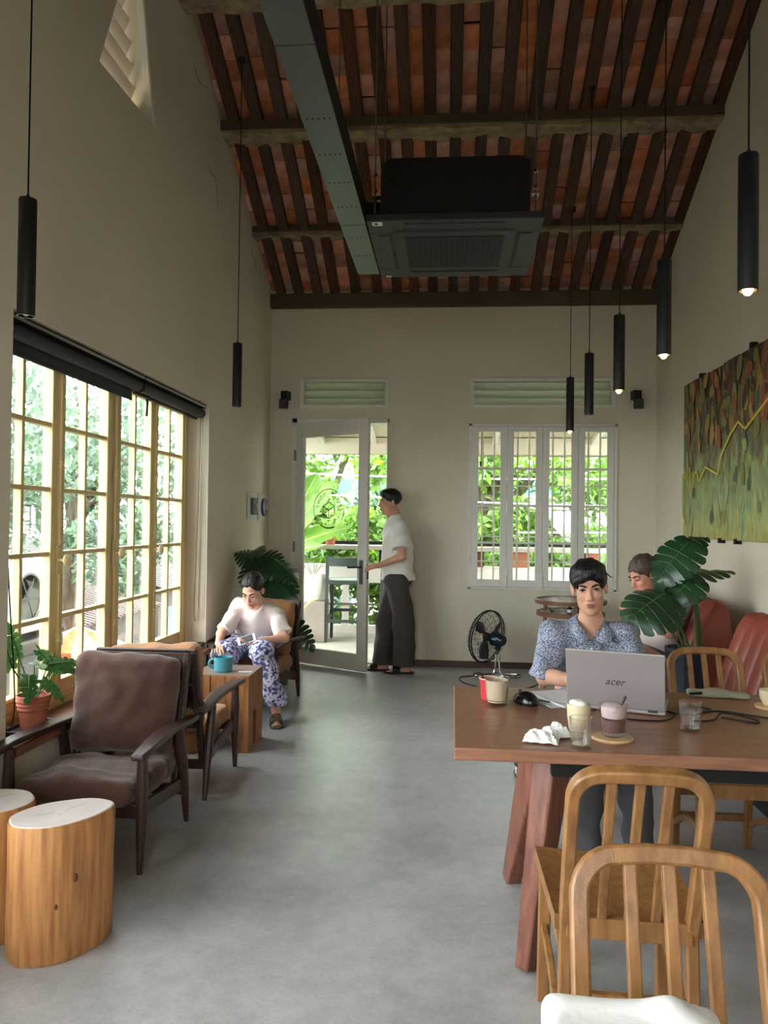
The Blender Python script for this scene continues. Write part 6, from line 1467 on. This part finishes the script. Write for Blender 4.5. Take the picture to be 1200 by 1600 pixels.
for x in (-2.0, -.83, .4, 1.6, 2.8): MB().bb((x - .015, 9.28, .84), (x + .015, 9.46, 1.04)).build('bracket', M_blackm, t, True)
# roof over the balcony
M_awn = mat('cream_soffit', (206, 196, 172), .8, var=.08, vscale=3)
MB().prism([(YB + .25, 2.78), (9.75, 2.40), (9.75, 2.46), (YB + .25, 2.84)], -2.3, 4.5, axis='X').build('ceiling_balcony', M_awn, kind='structure')
MB().bb((-2.3, 9.55, 2.22), (4.5, 9.70, 2.42)).build('trim_3', M_awn, kind='structure')
for i, x in enumerate((-2.2, -1.6, -.95, .55, 1.75, 3.0)): MB().prism([(YB + .25, 2.70), (9.6, 2.33), (9.6, 2.40), (YB + .25, 2.78)], x - .03, x + .03, axis='X').build('trim_%d' % (4 + i), M_white, kind='structure')
M_stool = mat('slate_green_stool', (50, 60, 58), .5)
def bar_stool(loc, label, rz=0):
    t = thing('bar_stool', label, 'stool', loc, rz, 'bar stools at the balcony counter')
    for sx in (-1, 1):
        MB().bar((.20 * sx, -.18, 0), (.185 * sx, -.16, .97), .035, .04, (0, 1, 0)).build('leg', M_stool, t, bevel=.003); MB().bar((.185 * sx, .18, 0), (.175 * sx, .16, .68), .035, .04, (0, 1, 0)).build('leg', M_stool, t, bevel=.003)
        MB().bar((.19 * sx, -.17, .27), (.185 * sx, .17, .27), .02, .03).build('side_stretcher', M_stool, t)
    k = spline([(-.20, -.165, .91), (0, -.20, .91), (.20, -.165, .91)], 5); MB().sweep([V(p) for p in k], .022, .10, (0, 0, 1)).build('backrest', M_stool, t, bevel=.003)
    MB().bb((-.205, -.19, .655), (.205, .19, .70)).build('seat_frame', M_stool, t, bevel=.004); MB().bb((-.19, -.17, .70), (.19, .18, .715)).build('seat', mat('pale_stool_seat', (186, 196, 190), .35), t, bevel=.004)
    for y, z in ((.17, .33), (-.175, .24)): MB().bar((-.19, y, z), (.19, y, z), .02, .035).build('stretcher', M_stool, t)
bar_stool((-1.185, 8.80, 0), 'slate grey bar stool with a low back seen whole through the door glass')
bar_stool((-.56, 8.82, 0), 'slate grey bar stool on the balcony partly behind the standing man')
t = thing('planter', 'round white planter with a few bare twigs on a grey block on the balcony', 'planter', (-1.555, 8.75, 0))
MB().bb((-.165, -.165, 0), (.165, .165, .46)).build('pedestal', mat('grey_block', (150, 140, 130), .8, var=.12, vscale=5), t, bevel=.008); MB().lathe([(0, .46), (.12, .46), (.165, .55), (.18, .72), (.175, .77), (.16, .77), (.155, .72), (0, .70)], 28).build('pot', M_white, t, smooth=True)
for a, l in ((.3, .16), (1.2, .2), (2.4, .17), (3.6, .14), (5, .19)): MB().tube(spline([(0, 0, .70), (.05 * math.cos(a), .05 * math.sin(a), .8), (.12 * math.cos(a), .1 * math.sin(a), .72 + l)], 4), .004, 5).build('twig', mat('dry_twig', (126, 104, 72), .8), t)
MB().tube(spline([(-.10, -.20, .04), (-.11, -.22, .3), (.0, -.24, .45), (.10, -.22, .50)], 6), [.012] * 19, 6).build('dry_leaf_stalk', mat('dry_stalk', (196, 176, 124), .7), t)
t = thing('watering_can', 'small white jug with a mint handle standing on the balcony by the door', 'jug', (-1.62, 8.42, 0)); MB().lathe([(0, 0), (.05, 0), (.052, .10), (.04, .15), (.035, .15), (.03, .02), (0, .02)], 18).build('jug_body', M_white, t, smooth=True); MB().tube(bez((.045, 0, .12), (.12, 0, .14), (.12, 0, .02), (.05, 0, .03), 8), .011, 8).build('handle', mat('mint_plastic', (150, 196, 180), .4), t)
# big banana-like plant on the left of the balcony
M_ban = mat('banana_leaf', (140, 184, 76), .4, spec=.4, col2=(104, 152, 62), vscale=5, stretch=(1, 1, 1), trans=.4)
def blade_leaf(parent, base, tip, nrm, w, droop, n=14, mtl=None, nm='leaf', wave=.01):
    base = V(base); tip = V(tip); y = tip - base; L = y.length; y /= L; z = V(nrm); z = (z - y * z.dot(y)).normalized(); x = y.cross(z); mb = MB(); P = []
    for j in range(n + 1):
        u = j / n; ww = w / 2 * math.sin(PI * (.04 + .96 * u) ** .8) ** .7
        for v in (-1, -.5, 0, .5, 1): P.append(base + y * u * L + x * v * ww + z * (-droop * L * u * u + (.16 * abs(v)) * ww + wave * math.sin(u * 40 + v) * abs(v)))
    mb.add(P, [(j * 5 + i, j * 5 + i + 1, j * 5 + 6 + i, j * 5 + 5 + i) for j in range(n) for i in range(4)])
    o = mb.build(nm, mtl or M_ban, parent, True, smooth=True, sharp=0, fix=False)
    MB().tube([base + y * (u / 6) * L + z * (-droop * L * (u / 6) ** 2 + .002) for u in range(7)], [.014 - .012 * u / 6 for u in range(7)], 5).build('midrib', mat('pale_midrib', (196, 210, 130), .5), o, True)
t = thing('banana_plant', 'tall banana plant with broad yellow green leaves on the balcony left of the logo', 'plant', (-1.95, 8.75, 0)); MB().lathe([(0, 0), (.15, 0), (.19, .35), (.17, .35), (.15, .3), (0, .3)], 20).build('pot', M_terra, t, smooth=True)
MB().tube(spline([(0, 0, .3), (.02, 0, .8), (.05, 0, 1.2)], 4), [.06, .058, .055, .052, .05, .048, .046, .044, .042], 10).build('stalk', M_stem, t)
for b, tp, n, w, dr in [((-1.90, 8.75, 1.05), (-1.15, 8.62, 1.36), (-.1, -.75, .65), .30, .12), ((-1.92, 8.75, 1.15), (-1.30, 8.7, 1.86), (-.5, -.8, .2), .34, .02), ((-1.92, 8.8, 1.15), (-1.52, 8.72, 1.92), (.1, -.95, .1), .42, .05), ((-1.9, 8.85, 1.15), (-1.75, 8.75, 2.02), (.1, -.95, .1), .40, .08), ((-1.92, 8.75, 1.1), (-2.5, 8.7, 1.7), (.3, -.8, .4), .34, .15), ((-1.88, 8.7, 1.0), (-1.42, 8.42, 1.13), (0, -.7, .7), .22, .1)]: blade_leaf(t, b, tp, n, w, dr)
def tpot(x, label, z=1.085, y=9.25):
    t = thing('small_pot', label, 'pot', (x, y, z)); MB().lathe([(0, 0), (.055, 0), (.075, .12), (.08, .12), (.08, .14), (.065, .14), (.06, .1), (0, .1)], 20).build('pot', M_terra, t, smooth=True)
    for i in range(14):
        a = i * 2.4; MB().bar((.02 * math.cos(a), .02 * math.sin(a), .1), (.10 * math.cos(a), .10 * math.sin(a), .17 + .08 * ((i * 7) % 5) / 5), .03, .002, w1=.004).build('leaf', M_ban, t)
tpot(-1.44, 'small terracotta pot on the balcony counter below the banana leaf'); tpot(-.70, 'small terracotta pot on the balcony counter right of the door stile')
M_terb = mat('terracotta_box', (178, 112, 84), .8, var=.12, vscale=6)
def tbox(x, w, label):
    t = thing('planter_box', label, 'planter', (x, 9.45, .84), 0, 'terracotta boxes on the railing'); MB().bb((-w / 2, -.08, 0), (w / 2, .08, .17)).bb((-w / 2 - .01, -.09, .15), (w / 2 + .01, .09, .18)).build('box', M_terb, t, bevel=.006)
    m = MB()
    for i in range(160): a = rng.normal(0, 1, 3); c = V((rng.uniform(-w / 2, w / 2), rng.uniform(-.06, .06), .2 + abs(rng.normal(0, .05)))); m.bar(c, c + V((a[0] * .03, a[1] * .03, .03)), .03, .002, w1=.004)
    m.build('foliage', M_ban, t, kind='stuff')
tbox(.24, .3, 'terracotta planter box seen through the first white window leaf'); tbox(.80, .34, 'terracotta planter box seen through the second white window leaf'); tbox(1.65, .3, 'terracotta planter box seen through the fourth white window leaf')
t = thing('bulb_lamp', 'bare glass bulb lamp hanging under the balcony roof beyond the white window', 'lamp', (.36, 8.9, 1.98)); MB().ball((0, 0, 0), .05, 14, 10).build('glass_bulb', M_gl, t, smooth=True); MB().lathe([(0, .04), (.018, .04), (.018, .10), (0, .10)], 10).build('socket', M_blackm, t); MB().tube([(0, 0, .1), (0, 0, .52)], .004, 5).build('cord', M_blackm, t)

# ------------------------------------------------------------------ trees and the street
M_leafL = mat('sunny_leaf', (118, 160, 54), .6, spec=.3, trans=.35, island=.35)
M_leafHaze = mat('haze_tint_leaf', (108, 136, 108), .6, spec=.3, trans=.3, island=.35)  # greyed, paler green: distance haze put into the leaf colour
M_bark = mat('bark', (104, 90, 74), .9, bump=.6, bscale=9, col2=(66, 56, 46), vscale=5, stretch=(3, 3, 1))
def leaves_mesh(name, C, size, mtl, parent, hang=.0, off=None):
    n = len(C); d = rng.normal(size=(n, 3)); d[:, 2] -= hang; d /= np.linalg.norm(d, axis=1)[:, None]; u = rng.normal(size=(n, 3)); u -= (u * d).sum(1)[:, None] * d; u /= np.linalg.norm(u, axis=1)[:, None]
    s = size * (.6 + .8 * rng.random((n, 1))); P = np.stack([C - d * s, C + u * s * .42, C + d * s, C - u * s * .42], 1).reshape(-1, 3)
    if off is not None: P = P - np.array(off)
    me = bpy.data.meshes.new(name); me.vertices.add(4 * n); me.vertices.foreach_set('co', P.astype(np.float32).ravel()); me.loops.add(4 * n); me.loops.foreach_set('vertex_index', np.arange(4 * n, dtype=np.int32)); me.polygons.add(n); me.polygons.foreach_set('loop_start', np.arange(n, dtype=np.int32) * 4)
    me.update(calc_edges=True); me.materials.append(mtl); o = bpy.data.objects.new(name, me); COL.objects.link(o); o.parent = parent; o['kind'] = 'stuff'; return o
def cloud(c, r, n, clumps=26, cs=.42):
    c = np.array(c, float); r = np.array(r, float); k = rng.normal(size=(clumps, 3)); k /= np.linalg.norm(k, axis=1)[:, None]; k = c + k * r * (.35 + .65 * rng.random((clumps, 1)) ** .5)
    i = rng.integers(0, clumps, n); return k[i] + rng.normal(size=(n, 3)) * r.min() * cs * .5
def tree(label, x, y, z0, trunk, crowns, n, size, mtl, lean=(0, 0), hang=.3):
    t = thing('tree', label, 'tree', (x, y, z0)); off = (x, y, z0)
    top = V((x + lean[0], y + lean[1], z0 + trunk[1])); P = spline([(x, y, z0), (x + lean[0] * .35, y + lean[1] * .35, z0 + trunk[1] * .5), top], 6)
    MB().tube(P, [trunk[0] * (1 - .5 * i / (len(P) - 1)) for i in range(len(P))], 12).build('trunk', M_bark, t, True, smooth=True)
    for c, r in crowns: MB().tube(spline([P[-4], (V(c) + P[-1]) / 2 + V((0, 0, .1)), V(c)], 5), [trunk[0] * .42 * (1 - .08 * i) for i in range(11)], 8).build('branch', M_bark, t, True, smooth=True)
    C = np.concatenate([cloud(c, r, n // len(crowns)) for c, r in crowns]); leaves_mesh('foliage', C, size, mtl, t, hang, off)
tree('sunlit tree with a thick leaning trunk beyond the white window', .55, 11.2, -3.2, (.26, 5.2), [((1.2, 12.0, 2.0), (1.6, 1.2, .7)), ((-.1, 11.6, 2.2), (1.2, 1.0, .6)), ((2.6, 11.6, 2.4), (1.5, 1.0, .9)), ((.8, 11.3, 1.3), (.7, .6, .35)), ((2.0, 12.4, .9), (.9, .9, .4))], 16000, .07, M_leafL, (-.25, .3))
tree('sunlit yellow green tree beyond the balcony seen through the door', -2.6, 13.5, -3.2, (.2, 4.6), [((-2.9, 13, 2.3), (1.1, .9, .8)), ((-1.4, 13.5, 3.1), (1.2, .9, .7)), ((-2.2, 12.6, 1.1), (1.0, .8, .5)), ((-1.0, 13.2, .8), (1.0, .8, .5))], 12000, .08, M_leafL, (.2, 0))
tree('far bluish green tree in the middle of the door view', -.7, 19, -3.2, (.25, 4), [((-.4, 19, 2.0), (1.5, 1.2, 1.1)), ((-1.6, 20, 1.4), (1.5, 1.2, .9))], 4500, .16, M_leafHaze)
def hedge(label, c, r, n, size=.055, mtl=None):
    t = thing('hedge', label, 'hedge', c); leaves_mesh('foliage', cloud(c, r, n, 60, .5), size, mtl or M_leafL, t, .1, c)
    MB().tube(spline([(c[0], c[1], c[2] - r[2]), (c[0] + .03, c[1], c[2]), (c[0] - .1, c[1], c[2] + r[2] * .6)], 4), .02, 6).build('stem', M_bark, t, True)
hedge('bright green hedge right behind the balcony railing at the door', (-1.2, 10.1, .72), (1.2, .35, .40), 8000)
hedge('bright green hedge behind the railing below the white window', (1.2, 10.15, .60), (1.3, .35, .42), 8000)
hedge('low green hedge at the foot of the railing', (-.2, 10.4, -.15), (2.4, .5, .4), 8000)
hedge('yellow green shrub rising above the counter', (-.95, 10.6, 1.25), (.7, .5, .30), 2600)
# white wires outside
M_wirew = mat('pale_cable', (230, 232, 236), .6)
for i, (z, dz) in enumerate(((2.02, .02), (1.72, -.14), (1.26, .05))): tag(MB().tube(spline([(-4, 10.9, z + .1), (-1, 10.9, z), (1, 10.9, z - .03 + dz * .3), (5, 10.9, z + dz)], 8), .014, 6).build('street_cable', M_wirew), ('topmost', 'middle', 'lowest')[i] + ' pale street cable crossing the trees behind the balcony', 'cable', 'street cables')
MB().bb((-60, -40, -3.4), (60, 80, -3.2)).build('floor_street', mat('street_paving', (84, 84, 82), .9, var=.15, vscale=.6), kind='structure')
t = thing('building', 'pale far building with a blue band behind the trees at the door', 'building', (-.3, 27, -3.2)); MB().bb((-5, 0, 0), (5, 5, 6.5)).build('wall', mat('pale_render', (226, 222, 212), .8), t)
MB().bb((-5.1, -.08, 5.6), (5.1, 0, 6.1)).build('blue_band', mat('blue_band', (70, 150, 190), .6), t)
w0 = MB().bb((-.5, -.06, -.6), (.5, .02, .6)).build('window', mat('far_window', (90, 106, 116), .3), t); w0.location = (-3.6, 0, 4.4)
for i in range(1, 8): o = inst(w0, 'window', t); o.location = (-3.6 + 2.4 * (i % 4), 0, 4.4 if i < 4 else 1.6)

# ---- outside the left window
tree('tall feathery street tree seen through the yellow window, nearer the camera', -7.5, 8.2, -3.2, (.18, 5.5), [((-7.4, 8.6, 3.3), (1.6, 1.5, 1.3)), ((-8.2, 6.6, 3.0), (1.2, 1.1, 1.0)), ((-6.6, 9.6, 2.0), (1.2, 1.2, 1.0)), ((-8.4, 9.4, 1.6), (1.2, 1.2, .8))], 7500, .08, M_leafHaze, (.3, .4), .6)
tree('tall feathery street tree seen through the yellow window, farther back', -6.6, 12.6, -3.2, (.2, 5.5), [((-6.4, 12.6, 3.6), (1.6, 1.6, 1.5)), ((-5.6, 13.6, 2.2), (1.3, 1.3, 1.0)), ((-7.4, 13.4, 2.0), (1.3, 1.3, 1.0)), ((-5.4, 12.2, .9), (.9, .9, .7))], 7500, .085, M_leafHaze, (.2, .2), .6)
tree('slender tree with a dark trunk seen in the middle of the yellow window', -5.4, 9.0, -3.2, (.11, 5.0), [((-5.5, 9.2, 2.6), (.9, .9, .8)), ((-5.9, 9.9, 1.7), (.8, .8, .5))], 2600, .07, M_leafHaze, (.1, .1), .5)
tree('hazy tree far beyond the yellow window', -13, 13, -3.2, (.2, 5), [((-13, 13, 2.0), (2.4, 2.2, 1.5)), ((-15.5, 9, 1.6), (2.0, 2.0, 1.2))], 5000, .18, M_leafHaze)
hedge('sunny bush on the far side of the neighbouring roofs', (-8.0, 10.5, .1), (1.6, 1.2, .45), 3600, .08, M_leafHaze); hedge('green bush at the near end of the neighbouring roofs', (-4.4, 4.6, -.75), (.5, .4, .3), 1600, .08, M_leafHaze)
M_rf = mat('corrugated_roof', (72, 70, 69), .6, .2, var=.2, vscale=1.5); M_rf2 = mat('rusty_roof', (88, 66, 52), .7, var=.3, vscale=2)
def shed(label, x0, y0, x1, y1, ze, zr, m):
    t = thing('shed', label, 'building', ((x0 + x1) / 2, (y0 + y1) / 2, -3.2)); MB().bb((x0 + .1, y0 + .1, -3.2), (x1 - .1, y1 - .1, ze)).build('wall', mat('shed_wall', (92, 88, 82), .85, var=.1), t, True)
    n = 22; r = MB()
    for i in range(n):                               # corrugated sheets
        a, b = y0 + (y1 - y0) * i / n, y0 + (y1 - y0) * (i + .55) / n; r.prism([(x0 - .1, zr), (x1 + .15, ze - .02), (x1 + .15, ze + .02), (x0 - .1, zr + .04)], a, b, axis='Y'); r.prism([(x0 - .1, zr - .03), (x1 + .15, ze - .05), (x1 + .15, ze - .01), (x0 - .1, zr + .01)], b, y0 + (y1 - y0) * (i + 1) / n, axis='Y')
    r.build('corrugated_sheets', m, t, True, kind='stuff'); MB().bb((x1 - .12, y0 + .5, -2.2), (x1 - .08, y0 + 1.3, ze - .5)).build('window', mat('far_window', (90, 106, 116)), t, True)
shed('low neighbouring shed with a grey corrugated roof below the yellow window', -8.6, 7.6, -5.5, 10.4, -.15, .3, M_rf); shed('low neighbouring shed with a rusty roof farther along the street', -9.6, 13.2, -6.6, 17, -.55, .25, M_rf2); shed('far neighbouring shed with a grey roof at the end of the street', -11.5, 18, -6.9, 24, -.3, .8, M_rf); shed('low shed with a grey roof directly left of the potted plant', -7.5, 3.4, -4.4, 6.3, -1.3, -.9, M_rf)
t = thing('building', 'pale house across the street seen through the nearest yellow pane', 'building', (-11, 6.5, -3.2)); MB().bb((-2, -3, 0), (1.6, 1.6, 4.3)).build('wall', mat('pale_render', (226, 222, 212)), t)
w0 = MB().bb((-.04, -.45, -.5), (.04, .45, .5)).build('window', mat('far_window', (90, 106, 116)), t); w0.location = (1.6, -2, 3.2)
for i in (1, 2): o = inst(w0, 'window', t); o.location = (1.6, -2 + 1.35 * i, 3.2)
t = thing('condenser_unit', 'white outdoor air conditioner condenser on the neighbouring roof', 'air conditioner', (-4.15, 7.0, .38)); MB().bb((-.22, -.55, -.1), (.22, .55, .55)).build('housing', M_white, t, bevel=.02)
for k in range(1):
    f = MB().lathe([(.24, 0), (.24, .02), (.22, .02), (.22, 0)], 24, (.222, -.1, .23 + .55 * k), Matrix.Rotation(R(90), 4, 'Y')).build('fan_ring', mat('grey_metal', (120, 120, 118)), t)
    for i in range(3): MB().box((.225, -.1, .23 + .55 * k), (.004, .42, .012), (R(60 * i), 0, 0)).build('fan_guard', mat('grey_metal', (120, 120, 118)), f)
for i in range(6): MB().bb((.218, .28, .1 + .05 * i), (.226, .48, .12 + .05 * i)).build('vent_louvre', mat('grey_metal', (120, 120, 118)), t)
for y in (-.4, .4): MB().bb((-.2, y - .04, -.18), (.2, y + .04, -.1)).build('foot', M_blackm, t)
t = thing('parasol', 'orange and white striped parasol down in the street below the window', 'parasol', (-6.1, 12.3, -2.95)); m1, m2 = mat('orange_canvas', (238, 112, 58), .8), mat('white_cloth', (236, 235, 230))
MB().tube([(0, 0, 0), (0, 0, 2.5)], .03, 8).build('pole', m2, t)
for i in range(10):
    a, b = 2 * PI * i / 10, 2 * PI * (i + 1) / 10; o = MB().add([(0, 0, 2.55), (.75 * math.cos(a), .75 * math.sin(a), 2.2), (.75 * math.cos(b), .75 * math.sin(b), 2.2), (.72 * math.cos(b), .72 * math.sin(b), 2.05), (.72 * math.cos(a), .72 * math.sin(a), 2.05)], [(0, 1, 2), (1, 4, 3, 2)]).build('canopy_panel', m1 if i % 2 else m2, t, fix=False); sm = o.modifiers.new('th', 'SOLIDIFY'); sm.thickness = .006
t = thing('concrete_ledge', 'flat concrete ledge on two posts carrying the white condenser outside the window', 'ledge', (-4.2, 7.0, -3.2)); M_led = mat('shed_wall', (92, 88, 82))
MB().bb((-4.6, 6.4, .06), (-3.92, 7.58, .20)).build('slab', M_led, t, True, bevel=.02)
for y in (6.5, 7.4): MB().bb((-4.5, y, -3.2), (-4.38, y + .12, .06)).build('post', M_led, t, True)
